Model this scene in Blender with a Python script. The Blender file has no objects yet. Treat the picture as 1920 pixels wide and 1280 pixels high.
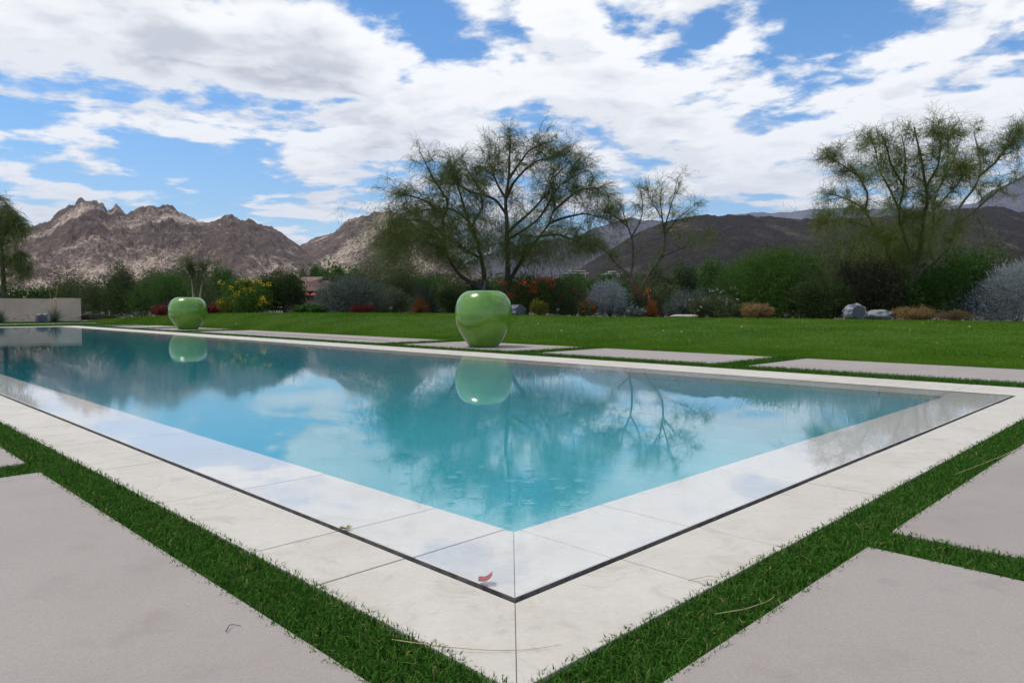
import bpy, math, random
import numpy as np
from mathutils import Vector

random.seed(7)
RNG = np.random.default_rng(11)
scene = bpy.context.scene
COL = scene.collection

# ------------------------------------------------------------------ camera
H = 0.75                                   # eye height above the pool terrace
F = 1360.0                                 # focal length in photo pixels (1920 wide)
PITCH = math.atan((640 - 574) / F)
cam_d = bpy.data.cameras.new('camera')
cam = bpy.data.objects.new('camera', cam_d)
COL.objects.link(cam)
cam.location = (0, 0, H)
cam.rotation_euler = (math.pi / 2 - PITCH, 0, 0)
cam_d.sensor_width = 36.0
cam_d.lens = F / 1920 * 36.0
cam_d.clip_start = 0.05
cam_d.clip_end = 40000
scene.camera = cam


def ray(px, py):
    """world direction of a photo pixel, scaled so that its y (depth) is 1"""
    d = np.array([px - 960.0, F, -(py - 640.0)])
    c, s = math.cos(-PITCH), math.sin(-PITCH)
    d = np.array([d[0], d[1] * c - d[2] * s, d[1] * s + d[2] * c])
    return d / d[1]


def at(px, py, D):
    r = ray(px, py) * D
    return np.array([r[0], r[1], r[2] + H])


# ------------------------------------------------------------------ node helpers
class NT:
    def __init__(self, tree):
        self.t = tree
        self.n = tree.nodes
        self.l = tree.links

    def new(self, typ, **kw):
        n = self.n.new(typ)
        for k, v in kw.items():
            setattr(n, k, v)
        return n

    def put(self, sock, v):
        if isinstance(v, bpy.types.NodeSocket):
            self.l.new(v, sock)
        else:
            sock.default_value = v

    def math(self, op, a, b=None, c=None, clamp=False):
        n = self.new('ShaderNodeMath', operation=op)
        n.use_clamp = clamp
        self.put(n.inputs[0], a)
        if b is not None:
            self.put(n.inputs[1], b)
        if c is not None:
            self.put(n.inputs[2], c)
        return n.outputs[0]

    def vmath(self, op, a, b=None):
        n = self.new('ShaderNodeVectorMath', operation=op)
        self.put(n.inputs[0], a)
        if b is not None:
            self.put(n.inputs[1], b)
        return n.outputs['Value'] if op in ('DOT_PRODUCT', 'LENGTH', 'DISTANCE') else n.outputs['Vector']

    def smooth(self, v, lo, hi, a=0.0, b=1.0):
        n = self.new('ShaderNodeMapRange', interpolation_type='SMOOTHSTEP')
        self.put(n.inputs[0], v)
        for i, x in enumerate((lo, hi, a, b)):
            n.inputs[i + 1].default_value = x
        return n.outputs[0]

    def noise(self, vec, scale, detail=4.0, rough=0.5, dist=0.0):
        n = self.new('ShaderNodeTexNoise')
        self.put(n.inputs['Vector'], vec)
        n.inputs['Scale'].default_value = scale
        n.inputs['Detail'].default_value = detail
        n.inputs['Roughness'].default_value = rough
        n.inputs['Distortion'].default_value = dist
        return n.outputs['Fac']

    def mix(self, fac, a, b):
        n = self.new('ShaderNodeMix', data_type='RGBA')
        self.put(n.inputs[0], fac)
        self.put(n.inputs[6], a)
        self.put(n.inputs[7], b)
        return n.outputs[2]

    def ramp(self, fac, stops):
        n = self.new('ShaderNodeValToRGB')
        el = n.color_ramp.elements
        while len(el) > 1:
            el.remove(el[-1])
        el[0].position, el[0].color = stops[0][0], (*stops[0][1], 1)
        for p, c in stops[1:]:
            e = el.new(p)
            e.color = (*c, 1)
        self.put(n.inputs[0], fac)
        return n.outputs[0]


def rgb(c):
    return (c[0], c[1], c[2], 1.0)


# ------------------------------------------------------------------ sky with broken cloud
SUN_EL, SUN_AZ = math.radians(66), math.radians(-84)     # azimuth measured from +Y towards +X
world = bpy.data.worlds.new('World')
scene.world = world
world.use_nodes = True
wt = NT(world.node_tree)
wt.n.clear()


def azel(px, py):
    d = ray(px, py)
    return math.degrees(math.atan2(d[0], d[1])), math.degrees(math.atan2(d[2], math.hypot(d[0], d[1])))


# photo pixel centre, radii in pixels, weight: where cloud is thick (+) or open (-)
CLOUDS = [
    (290, 55, 420, 80, 0.46), (690, 150, 200, 80, 0.16), (560, 235, 260, 45, 0.15), (860, 215, 160, 50, 0.16),
    (160, 265, 170, 22, 0.07), (120, 345, 190, 30, 0.14), (640, 360, 160, 45, 0.15), (60, 400, 160, 25, 0.12),
    (1150, 130, 170, 80, 0.15), (1330, 250, 330, 90, 0.14), (1780, 170, 260, 110, 0.16), (1420, 350, 260, 55, 0.20),
    (1850, 60, 150, 80, 0.12), (1100, 30, 180, 40, 0.12), (450, 420, 150, 16, 0.10), (1250, 265, 200, 30, 0.05),
    (800, 50, 130, 42, -0.24), (640, 12, 50, 16, -0.10), (90, 95, 55, 26, -0.27), (170, 205, 190, 26, -0.24),
    (330, 320, 150, 38, -0.26), (470, 290, 90, 50, -0.22), (615, 192, 60, 12, -0.20), (940, 60, 45, 40, -0.20),
    (590, 450, 60, 16, -0.16), (290, 385, 130, 14, -0.12), (1290, 60, 65, 35, -0.24), (1450, 25, 60, 30, -0.18),
    (1650, 45, 95, 34, -0.22), (1500, 110, 60, 26, -0.22), (1620, 132, 75, 26, -0.22), (1760, 10, 70, 20, -0.16),
    (1110, 222, 110, 22, -0.24), (1420, 142, 60, 14, -0.15), (1210, 330, 110, 40, -0.18), (1090, 410, 60, 40, -0.18),
    (420, 355, 60, 22, -0.12), (20, 215, 60, 25, -0.15), (60, 300, 60, 12, -0.12),
]
cg = bpy.data.node_groups.new('cloud_density', 'ShaderNodeTree')
cg.interface.new_socket('Direction', in_out='INPUT', socket_type='NodeSocketVector')
cg.interface.new_socket('Density', in_out='OUTPUT', socket_type='NodeSocketFloat')
cg.interface.new_socket('Smooth', in_out='OUTPUT', socket_type='NodeSocketFloat')
g = NT(cg)
gi = g.new('NodeGroupInput')
go = g.new('NodeGroupOutput')
dirv = g.vmath('NORMALIZE', gi.outputs[0])
sp = g.new('ShaderNodeSeparateXYZ')
g.put(sp.inputs[0], dirv)
az = g.math('MULTIPLY', g.math('ARCTAN2', sp.outputs[0], sp.outputs[1]), 57.29578)
el = g.math('MULTIPLY', g.math('ARCSINE', sp.outputs[2]), 57.29578)
zz = g.math('ADD', g.math('MAXIMUM', sp.outputs[2], 0.0), 0.10)
q = g.new('ShaderNodeCombineXYZ')
g.put(q.inputs[0], g.math('DIVIDE', sp.outputs[0], zz))
g.put(q.inputs[1], g.math('DIVIDE', sp.outputs[1], zz))
q.inputs[2].default_value = 3.7
fb = g.noise(q.outputs[0], 2.8, 12.0, 0.57, 0.15)
fb2 = g.noise(q.outputs[0], 8.0, 7.0, 0.62, 0.1)
w1 = g.noise(q.outputs[0], 2.3, 3.0, 0.5)
w2 = g.noise(g.vmath('ADD', q.outputs[0], (11.3, 4.1, 2.0)), 2.3, 3.0, 0.5)
ae = g.new('ShaderNodeCombineXYZ')
g.put(ae.inputs[0], g.math('ADD', az, g.math('MULTIPLY', g.math('SUBTRACT', w1, 0.5), 11.0)))
g.put(ae.inputs[1], g.math('ADD', el, g.math('MULTIPLY', g.math('SUBTRACT', w2, 0.5), 4.5)))
fbs = g.math('ADD', g.noise(q.outputs[0], 2.8, 4.0, 0.55, 0.15), g.math('MULTIPLY', g.math('SUBTRACT', g.noise(q.outputs[0], 8.0, 3.0, 0.5, 0.1), 0.5), 0.2))
blob = 0.0
fb = g.math('MULTIPLY_ADD', fb, 1.35, -0.165)
dens = g.math('ADD', fb, g.math('MULTIPLY', g.math('SUBTRACT', fb2, 0.5), 0.34))
DEG = 57.3 / F
for (cx_, cy_, rx, ry, w) in CLOUDS:
    a, e = azel(cx_, cy_)
    ca = math.cos(math.radians(a))
    dv = g.vmath('MULTIPLY', g.vmath('SUBTRACT', ae.outputs[0], (a, e, 0)), (1 / (rx * DEG * ca), 1 / (ry * DEG), 0))
    gs = g.math('EXPONENT', g.math('MULTIPLY', g.vmath('DOT_PRODUCT', dv, dv), -1.0))
    blob = g.math('MULTIPLY_ADD', gs, w * 0.78, blob)
g.put(go.inputs[0], g.math('ADD', dens, blob))
g.put(go.inputs[1], g.math('ADD', fbs, blob))

tc = wt.new('ShaderNodeTexCoord')


def density(offset):
    n = wt.new('ShaderNodeGroup')
    n.node_tree = cg
    wt.put(n.inputs[0], wt.vmath('ADD', tc.outputs['Generated'], offset) if offset else tc.outputs['Generated'])
    return n.outputs


d0, s0 = density(None)
_, s1 = density((0.0, 0.0, 0.04))
sky = wt.new('ShaderNodeTexSky', sky_type='NISHITA')
sky.sun_disc = False
sky.sun_elevation = SUN_EL
sky.sun_rotation = SUN_AZ
sky.altitude = 300
sky.air_density = 1.0
sky.dust_density = 0.4
sky.ozone_density = 2.5
bg_sky = wt.new('ShaderNodeBackground')
hs = wt.new('ShaderNodeHueSaturation')
hs.inputs['Saturation'].default_value = 1.3
wt.put(hs.inputs['Color'], sky.outputs[0])
wt.put(bg_sky.inputs[0], hs.outputs[0])
bg_sky.inputs[1].default_value = 0.15
cover = wt.smooth(d0, 0.43, 0.61)
# lit tops where the air above is clearer, grey bases where more cloud lies above
base_sh = wt.smooth(wt.math('SUBTRACT', s1, s0), -0.07, 0.09)
thick = wt.smooth(s0, 0.58, 1.02)
fine = wt.math('SUBTRACT', 1.0, wt.smooth(d0, 0.42, 0.75))
grey = wt.math('ADD', wt.math('MULTIPLY', base_sh, 0.36), wt.math('MULTIPLY', thick, 0.80))
grey = wt.math('ADD', grey, wt.math('MULTIPLY', wt.math('SUBTRACT', fine, 0.6), 0.22), clamp=True)
ccol = wt.ramp(grey, [(0.0, (0.98, 0.98, 0.98)), (0.35, (0.82, 0.835, 0.86)), (0.7, (0.55, 0.57, 0.62)), (1.0, (0.36, 0.375, 0.42))])
bg_c = wt.new('ShaderNodeBackground')
wt.put(bg_c.inputs[0], ccol)
bg_c.inputs[1].default_value = 1.0
mx = wt.new('ShaderNodeMixShader')
wt.put(mx.inputs[0], cover)
wt.l.new(bg_sky.outputs[0], mx.inputs[1])
wt.l.new(bg_c.outputs[0], mx.inputs[2])
wo = wt.new('ShaderNodeOutputWorld')
wt.l.new(mx.outputs[0], wo.inputs[0])

# ------------------------------------------------------------------ sun behind thin cloud, exposure
sun_d = bpy.data.lights.new('sun', 'SUN')
sun_d.energy = 2.1
sun_d.angle = math.radians(14)
sun_d.color = (1.0, 0.94, 0.85)
sun = bpy.data.objects.new('sun', sun_d)
COL.objects.link(sun)
sv = Vector((math.sin(SUN_AZ) * math.cos(SUN_EL), math.cos(SUN_AZ) * math.cos(SUN_EL), math.sin(SUN_EL)))
sun.rotation_euler = sv.to_track_quat('Z', 'Y').to_euler()
scene.view_settings.view_transform = 'Standard'
scene.view_settings.look = 'None'
scene.view_settings.exposure = 0.22
scene.view_settings.gamma = 1.0

# ------------------------------------------------------------------ mesh helpers


def mesh_np(name, V, faces, mat, parent=None, rnd=None, smooth=False):
    """V (n,3) array, faces: list of (m,k) int arrays"""
    me = bpy.data.meshes.new(name)
    V = np.asarray(V, np.float32)
    me.vertices.add(len(V))
    me.vertices.foreach_set('co', V.ravel())
    tot = sum(f.size for f in faces)
    npoly = sum(len(f) for f in faces)
    me.loops.add(tot)
    me.polygons.add(npoly)
    me.loops.foreach_set('vertex_index', np.concatenate([f.ravel() for f in faces]).astype(np.int32))
    st, o = [], 0
    for f in faces:
        st.append(o + np.arange(len(f)) * f.shape[1])
        o += f.size
    me.polygons.foreach_set('loop_start', np.concatenate(st).astype(np.int32))
    me.update(calc_edges=True)
    me.validate()
    if rnd is not None:
        a = me.attributes.new('rnd', 'FLOAT', 'POINT')
        a.data.foreach_set('value', np.asarray(rnd, np.float32))
    me.polygons.foreach_set('use_smooth', np.full(len(me.polygons), bool(smooth)))
    ob = bpy.data.objects.new(name, me)
    COL.objects.link(ob)
    if mat:
        me.materials.append(mat)
    if parent:
        ob.parent = parent
    return ob


def tag(o, label=None, cat=None, group=None, kind=None):
    if label:
        o['label'] = label
    if cat:
        o['category'] = cat
    if group:
        o['group'] = group
    if kind:
        o['kind'] = kind
    return o


def thing(name, label, cat, loc=(0, 0, 0), group=None, rz=0.0):
    o = bpy.data.objects.new(name, None)
    COL.objects.link(o)
    o.location = loc
    o.rotation_euler = (0, 0, rz)
    o.empty_display_size = 0.1
    return tag(o, label, cat, group)


def grid_faces(nr, nc, wrap=False):
    i = np.arange(nr - 1)[:, None]
    j = np.arange(nc if wrap else nc - 1)[None, :]
    a = i * nc + j
    b = i * nc + (j + 1) % nc
    return np.stack([a, b, b + nc, a + nc], -1).reshape(-1, 4)


def lathe(prof, n=48):
    """prof list of (r,z)"""
    p = np.array(prof, float)
    th = np.linspace(0, 2 * math.pi, n, endpoint=False)
    V = np.stack([p[:, 0, None] * np.cos(th), p[:, 0, None] * np.sin(th), np.repeat(p[:, 1, None], n, 1)], -1)
    return V.reshape(-1, 3), grid_faces(len(p), n, True)


def boxes(blist):
    """axis boxes (x0,x1,y0,y1,z0,z1) -> V,F"""
    V, Fc = [], []
    for b in blist:
        o = len(V)
        x0, x1, y0, y1, z0, z1 = b
        V += [(x0, y0, z0), (x1, y0, z0), (x1, y1, z0), (x0, y1, z0), (x0, y0, z1), (x1, y0, z1), (x1, y1, z1), (x0, y1, z1)]
        Fc += [[o + i for i in f] for f in ((3, 2, 1, 0), (4, 5, 6, 7), (0, 1, 5, 4), (1, 2, 6, 5), (2, 3, 7, 6), (3, 0, 4, 7))]
    return np.array(V, float), np.array(Fc)


def slab(poly, z0, z1, bev=0.004):
    """convex polygon prism with a small chamfer on its top edge"""
    p = np.array(poly, float)
    n = len(p)
    c = p.mean(0)
    nxt, prv = np.roll(p, -1, 0), np.roll(p, 1, 0)
    e1 = (p - prv) / np.linalg.norm(p - prv, axis=1)[:, None]
    e2 = (nxt - p) / np.linalg.norm(nxt - p, axis=1)[:, None]
    n1 = np.stack([-e1[:, 1], e1[:, 0]], 1)
    n2 = np.stack([-e2[:, 1], e2[:, 0]], 1)
    bis = (n1 + n2) / (1 + (n1 * n2).sum(1))[:, None]
    ins = p + bis * bev
    V = np.concatenate([np.c_[p, np.full(n, z0)], np.c_[p, np.full(n, z1 - bev)], np.c_[ins, np.full(n, z1)]])
    r = np.arange(n)
    s = (r + 1) % n
    quads = np.concatenate([np.stack([r, s, s + n, r + n], 1), np.stack([r + n, s + n, s + 2 * n, r + 2 * n], 1)])
    return V, [quads, (r + 2 * n)[None, :]]


def unit(v):
    return v / np.maximum(np.linalg.norm(v, axis=-1, keepdims=True), 1e-9)


def tubes(P, R, s):
    """P (n,k,3) polylines, R (n,k) radii -> V,F"""
    n, k, _ = P.shape
    T = unit(np.gradient(P, axis=1))
    ref = np.where(np.abs(T[..., 2:3]) > 0.9, np.array([1.0, 0, 0]), np.array([0, 0, 1.0]))
    X = unit(np.cross(T, ref))
    Y = np.cross(T, X)
    th = np.arange(s) * 2 * math.pi / s
    V = P[:, :, None, :] + R[:, :, None, None] * (np.cos(th)[None, None, :, None] * X[:, :, None, :] + np.sin(th)[None, None, :, None] * Y[:, :, None, :])
    f = grid_faces(k, s, True)
    Fc = (f[None] + (np.arange(n) * k * s)[:, None, None]).reshape(-1, 4)
    return V.reshape(-1, 3), Fc


def ribbons(P, W):
    """P (n,k,3), W (n,k) half widths -> flat strips facing random ways"""
    n, k, _ = P.shape
    T = unit(P[:, -1] - P[:, 0])
    S = unit(np.cross(T, RNG.normal(size=(n, 3))))[:, None, :] * W[..., None]
    V = np.stack([P - S, P + S], 2).reshape(n, k * 2, 3)
    f = grid_faces(k, 2)
    Fc = (f[None] + (np.arange(n) * k * 2)[:, None, None]).reshape(-1, 4)
    return V.reshape(-1, 3), Fc


def join(parts):
    V, Fs, o = [], [], 0
    for v, f in parts:
        V.append(v)
        Fs.append(f + o)
        o += len(v)
    return np.concatenate(V), np.concatenate(Fs)


# numpy gradient noise
_perm = np.random.default_rng(3).permutation(512)
_perm = np.concatenate([_perm, _perm, _perm])
_gang = np.random.default_rng(4).uniform(0, 2 * math.pi, 512)


def perlin(x, y):
    xi, yi = np.floor(x).astype(int), np.floor(y).astype(int)
    xf, yf = x - xi, y - yi
    u, v = xf ** 3 * (xf * (xf * 6 - 15) + 10), yf ** 3 * (yf * (yf * 6 - 15) + 10)

    def gr(ix, iy, dx, dy):
        a = _gang[_perm[(_perm[ix & 511] + iy) & 511]]
        return np.cos(a) * dx + np.sin(a) * dy
    n00, n10 = gr(xi, yi, xf, yf), gr(xi + 1, yi, xf - 1, yf)
    n01, n11 = gr(xi, yi + 1, xf, yf - 1), gr(xi + 1, yi + 1, xf - 1, yf - 1)
    return (n00 * (1 - u) + n10 * u) * (1 - v) + (n01 * (1 - u) + n11 * u) * v


def fbm(x, y, o=5, ridged=False, gain=0.5):
    s, a, t = 0, 1.0, 0
    for i in range(o):
        n = perlin(x * 2 ** i + 17.3 * i, y * 2 ** i + 5.1 * i)
        s = s + a * ((1 - 2 * np.abs(n)) if ridged else n)
        t += a
        a *= gain
    return s / t


# ------------------------------------------------------------------ materials


def mat(name):
    m = bpy.data.materials.new(name)
    m.use_nodes = True
    t = NT(m.node_tree)
    b = t.n['Principled BSDF']
    return m, t, b


def plain(name, c, rough=0.6, var=0.12, scale=6.0, metallic=0.0, bump=0.0):
    m, t, b = mat(name)
    co = t.new('ShaderNodeTexCoord').outputs['Object']
    n = t.noise(co, scale, 5.0, 0.6)
    t.put(b.inputs['Base Color'], t.mix(t.smooth(n, 0.3, 0.7), rgb([x * (1 - var) for x in c]), rgb([min(1, x * (1 + var)) for x in c])))
    b.inputs['Roughness'].default_value = rough
    b.inputs['Metallic'].default_value = metallic
    if bump:
        bn = t.new('ShaderNodeBump')
        bn.inputs['Strength'].default_value = bump
        bn.inputs['Distance'].default_value = 0.02
        t.put(bn.inputs['Height'], n)
        t.l.new(bn.outputs[0], b.inputs['Normal'])
    return m


def leafy(name, stops, rough=0.7, trans=0.28, spec=0.12):
    """colour varies from leaf to leaf through the 'rnd' attribute"""
    m, t, b = mat(name)
    a = t.new('ShaderNodeAttribute', attribute_name='rnd')
    k = len(stops)
    col = t.ramp(a.outputs['Fac'], [(i / max(1, k - 1), s) for i, s in enumerate(stops)])
    t.put(b.inputs['Base Color'], col)
    b.inputs['Roughness'].default_value = rough
    b.inputs['Specular IOR Level'].default_value = spec
    tr = t.new('ShaderNodeBsdfTranslucent')
    t.put(tr.inputs[0], col)
    mxs = t.new('ShaderNodeMixShader')
    mxs.inputs[0].default_value = trans
    t.l.new(b.outputs[0], mxs.inputs[1])
    t.l.new(tr.outputs[0], mxs.inputs[2])
    t.l.new(mxs.outputs[0], t.n['Material Output'].inputs[0])
    return m


def stone_mat(name, c, stain, wet=False):
    m, t, b = mat(name)
    co = t.new('ShaderNodeNewGeometry').outputs['Position']
    oi = t.new('ShaderNodeObjectInfo')
    big = t.noise(co, 1.7, 5.0, 0.6, 0.6)
    fine = t.noise(co, 60.0, 4.0, 0.7)
    vein = t.noise(t.vmath('MULTIPLY', co, (1, 1, 1)), 7.0, 7.0, 0.65, 1.2)
    col = t.mix(t.smooth(big, 0.35, 0.7), rgb(c), rgb(stain))
    col = t.mix(t.smooth(vein, 0.50, 0.70, 0, 0.75), col, rgb([x * 0.86 for x in stain]))
    br = t.math('ADD', 0.78, t.math('ADD', t.math('MULTIPLY', oi.outputs['Random'], 0.02), t.math('MULTIPLY', t.math('ADD', fine, t.noise(co, 14.0, 6.0, 0.7)), 0.27)))
    col = t.vmath('MULTIPLY', col, t.new('ShaderNodeCombineXYZ').outputs[0]) if False else col
    sc = t.new('ShaderNodeVectorMath', operation='SCALE')
    t.put(sc.inputs[0], col)
    t.put(sc.inputs['Scale'], br)
    t.put(b.inputs['Base Color'], sc.outputs[0])
    b.inputs['Roughness'].default_value = 0.35 if wet else 0.62
    bn = t.new('ShaderNodeBump')
    bn.inputs['Strength'].default_value = 0.25
    bn.inputs['Distance'].default_value = 0.003
    t.put(bn.inputs['Height'], t.noise(co, 35.0, 6.0, 0.7))
    t.l.new(bn.outputs[0], b.inputs['Normal'])
    return m


M = {}
M['coping'] = stone_mat('limestone', (0.56, 0.51, 0.425), (0.51, 0.45, 0.36))
M['ledge'] = stone_mat('wet_limestone', (0.63, 0.585, 0.51), (0.59, 0.535, 0.45), True)


def paver_mat():
    m, t, b = mat('cast_concrete')
    co = t.new('ShaderNodeNewGeometry').outputs['Position']
    big = t.noise(co, 0.9, 4.0, 0.55, 0.4)
    mid = t.noise(co, 5.0, 5.0, 0.6)
    fine = t.noise(co, 260.0, 3.0, 0.8)
    vo = t.new('ShaderNodeTexVoronoi')
    t.put(vo.inputs['Vector'], co)
    vo.inputs['Scale'].default_value = 55.0
    speck = t.smooth(vo.outputs['Distance'], 0.05, 0.12, 1.0, 0.0)
    col = t.mix(t.smooth(big, 0.35, 0.68), rgb((0.395, 0.335, 0.285)), rgb((0.35, 0.29, 0.245)))
    col = t.mix(t.smooth(mid, 0.5, 0.78, 0, 0.55), col, rgb((0.29, 0.22, 0.185)))
    col = t.mix(t.smooth(fine, 0.35, 0.7, 0, 0.6), col, rgb((0.22, 0.20, 0.18)))
    col = t.mix(t.math('MULTIPLY', speck, t.smooth(t.noise(co, 9.0, 2.0), 0.55, 0.62, 0, 0.5)), col, rgb((0.12, 0.10, 0.09)))
    t.put(b.inputs['Base Color'], col)
    b.inputs['Roughness'].default_value = 0.75
    bn = t.new('ShaderNodeBump')
    bn.inputs['Strength'].default_value = 0.3
    bn.inputs['Distance'].default_value = 0.0015
    t.put(bn.inputs['Height'], fine)
    t.l.new(bn.outputs[0], b.inputs['Normal'])
    return m


M['paver'] = paver_mat()
M['slot'] = plain('dark_drain_slot', (0.17, 0.155, 0.14), 0.6, 0.4, 25.0)
M['soil'] = plain('thatch_soil', (0.035, 0.05, 0.012), 0.9, 0.4, 30.0)
M['grass'] = leafy('grass_blade', [(0.025, 0.085, 0.008), (0.045, 0.135, 0.014), (0.075, 0.19, 0.025), (0.11, 0.20, 0.035), (0.34, 0.27, 0.11)], 0.8, 0.3, 0.04)
M['lawnblade'] = leafy('lawn_blade', [(0.07, 0.16, 0.010), (0.115, 0.225, 0.016), (0.19, 0.27, 0.04)], 0.8, 0.3, 0.04)
M['straw'] = plain('dry_straw', (0.42, 0.32, 0.16), 0.7, 0.3, 30.0)
M['apple'] = None
M['bark'] = plain('grey_brown_bark', (0.06, 0.048, 0.038), 0.85, 0.35, 9.0, bump=0.5)
M['greenbark'] = plain('olive_green_bark', (0.075, 0.085, 0.035), 0.8, 0.3, 9.0)
M['rock'] = plain('grey_boulder', (0.22, 0.22, 0.23), 0.8, 0.45, 7.0, bump=0.6)
M['grille'] = plain('speaker_grille', (0.07, 0.075, 0.09), 0.6, 0.2, 60.0)
M['stucco'] = plain('beige_stucco', (0.54, 0.42, 0.315), 0.85, 0.10, 1.3, bump=0.2)
M['stem'] = plain('dark_metal_stem', (0.02, 0.02, 0.025), 0.4, 0.2, 10.0)

# ------------------------------------------------------------------ terrain height and pool axes
ANG = math.radians(45.23)
U = np.array([math.cos(ANG), math.sin(ANG)])
W = np.array([-U[1], U[0]])
N0 = np.array([0.008, 1.819])              # near corner of the overflow slot


def ab(a, b):
    return N0 + U * a + W * b


def toab(x, y):
    d = np.stack([np.asarray(x, float) - N0[0], np.asarray(y, float) - N0[1]], -1)
    return d @ U, d @ W


PXK = [-400, -300, 0, 155, 320, 480, 700, 1000, 1300, 1600, 1900, 2600, 4000]
DCV = [41, 40, 37, 35.5, 31, 28, 26, 24.5, 23, 22, 21.5, 21, 20]
YK = [-400, -300, 0, 155, 200, 320, 400, 600, 850, 965, 1160, 1300, 1500, 1600, 1920, 2600, 4000]
YCV = [609, 608, 606, 602, 598, 591, 587.5, 586, 587.5, 590.5, 594.5, 595.5, 597.5, 598.5, 603, 612, 620]
A_LAWN = 9.05


def crest(px):
    D = np.interp(px, PXK, DCV)
    return D, H - (np.interp(px, YK, YCV) - 574) / F * D


def ground(x, y):
    x, y = np.asarray(x, float), np.asarray(y, float)
    ys = np.maximum(y, 0.5)
    px = np.clip(960 + F * x / ys, -400, 4000)
    D, zc = crest(px)
    k = (px - 960) / F
    y0 = (A_LAWN + N0 @ U) / np.maximum(k * U[0] + U[1], 0.05)
    t = np.clip((ys - y0) / np.maximum(D - y0, 1.0), 0, 1)
    t = t * t * (3 - 2 * t)
    z = zc * t - np.clip((ys - D) * 0.02, 0, 1.3)
    far = np.clip((ys - D - 60) / 200, 0, 1)
    return np.where(y < 1, 0.0, z * (1 - far) + -0.8 * far)


def gz(x, y):
    return float(ground(np.array([x]), np.array([y]))[0])


# ------------------------------------------------------------------ ground sheet (with the pool cut out)
far = [200, 350, 600, 1000, 2000, 4000, 8000, 14000]
gl_a = np.array([-v for v in far[::-1]] + [-120, -70, -40, -20, -10, -5, -2, 0.3, 5.7, 8] + list(np.arange(9, 70, 1.5)) + [75, 90, 110, 140, 170] + far)
gl_b = np.array([-v for v in far[::-1]] + [-120, -80] + list(np.arange(-60, 0, 2.0)) + [0.3] + list(np.arange(2, 29, 2.0)) + [29.3] + list(np.arange(31, 70, 2.0)) + [80, 100, 130, 170] + far)
GA, GB = np.meshgrid(gl_a, gl_b, indexing='ij')
GX = N0[0] + GA * U[0] + GB * W[0]
GY = N0[1] + GA * U[1] + GB * W[1]
GZ = ground(GX, GY) - 0.06
gf = grid_faces(*GA.shape)
ca, cb = GA.ravel()[gf].mean(1), GB.ravel()[gf].mean(1)
gf = gf[~((ca > 0.3) & (ca < 5.7) & (cb > 0.3) & (cb < 29.3))]
m, t, b = mat('desert_soil')
co = t.new('ShaderNodeNewGeometry').outputs['Position']
n1 = t.noise(co, 0.35, 6.0, 0.6)
n2 = t.noise(co, 12.0, 5.0, 0.65)
col = t.mix(t.smooth(n1, 0.35, 0.65), rgb((0.13, 0.10, 0.065)), rgb((0.075, 0.075, 0.035)))
t.put(b.inputs['Base Color'], t.mix(t.smooth(n2, 0.4, 0.75, 0, 0.6), col, rgb((0.15, 0.12, 0.085))))
b.inputs['Roughness'].default_value = 0.95
tag(mesh_np('ground', np.stack([GX, GY, GZ], -1).reshape(-1, 3), [gf[:, ::-1]], m, smooth=True), kind='structure')

# terrace bed below pavers and grass strips
HA0, HA1, HB0, HB1 = -0.30, 6.72, -0.30, 30.2


def quad_ab(a0, a1, b0, b1, z):
    return [(*ab(a0, b0), z), (*ab(a1, b0), z), (*ab(a1, b1), z), (*ab(a0, b1), z)]


V, Fc = [], []
for r in ((-9, HA0, -9, 39), (HA1, A_LAWN, -9, 39), (HA0, HA1, -9, HB0), (HA0, HA1, HB1, 39)):
    Fc.append([len(V) + i for i in range(4)])
    V += quad_ab(*r, -0.022)
tag(mesh_np('terrace_bed', V, [np.array(Fc)], M['soil']), kind='structure')

# lawn sheet: rises from the pavers to a low crest in front of the planting
pxs = np.concatenate([np.arange(-300, 2000, 20), np.arange(2000, 2700, 50)])
ts = np.linspace(0, 1, 40)
k = (pxs - 960) / F
y0 = (A_LAWN + N0 @ U) / (k * U[0] + U[1])
Dc, _ = crest(pxs)
LY = y0[None] + (Dc - y0)[None] * ts[:, None]
LX = LY * k[None]
LZ = ground(LX, LY) - 0.008
m, t, b = mat('lawn_turf')
co = t.new('ShaderNodeNewGeometry').outputs['Position']
n1 = t.noise(co, 0.6, 5.0, 0.6)
n2 = t.noise(co, 45.0, 5.0, 0.7)
col = t.mix(t.smooth(n1, 0.35, 0.65), rgb((0.05, 0.135, 0.010)), rgb((0.065, 0.155, 0.014)))
t.put(b.inputs['Base Color'], t.mix(t.smooth(n2, 0.35, 0.7), col, rgb((0.025, 0.075, 0.006))))
b.inputs['Roughness'].default_value = 0.9
bn = t.new('ShaderNodeBump')
bn.inputs['Strength'].default_value = 0.8
bn.inputs['Distance'].default_value = 0.02
t.put(bn.inputs['Height'], n2)
t.l.new(bn.outputs[0], b.inputs['Normal'])
tag(mesh_np('lawn', np.stack([LX, LY, LZ], -1).reshape(-1, 3), [grid_faces(*LX.shape)], m, smooth=True), kind='structure')

# ------------------------------------------------------------------ pool
SL = 0.022          # inner edge of slot (ledge starts)
SO = -0.012         # outer edge of slot (coping starts)
PA, PB = 6.0, 29.55
LW = 0.41           # ledge width
CN, CB_ = 0.31, 0.74  # coping width: near sides, far sides


def structure(name, V, faces, m, **kw):
    return tag(mesh_np(name, V, faces, m, **kw), kind='structure')


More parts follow.
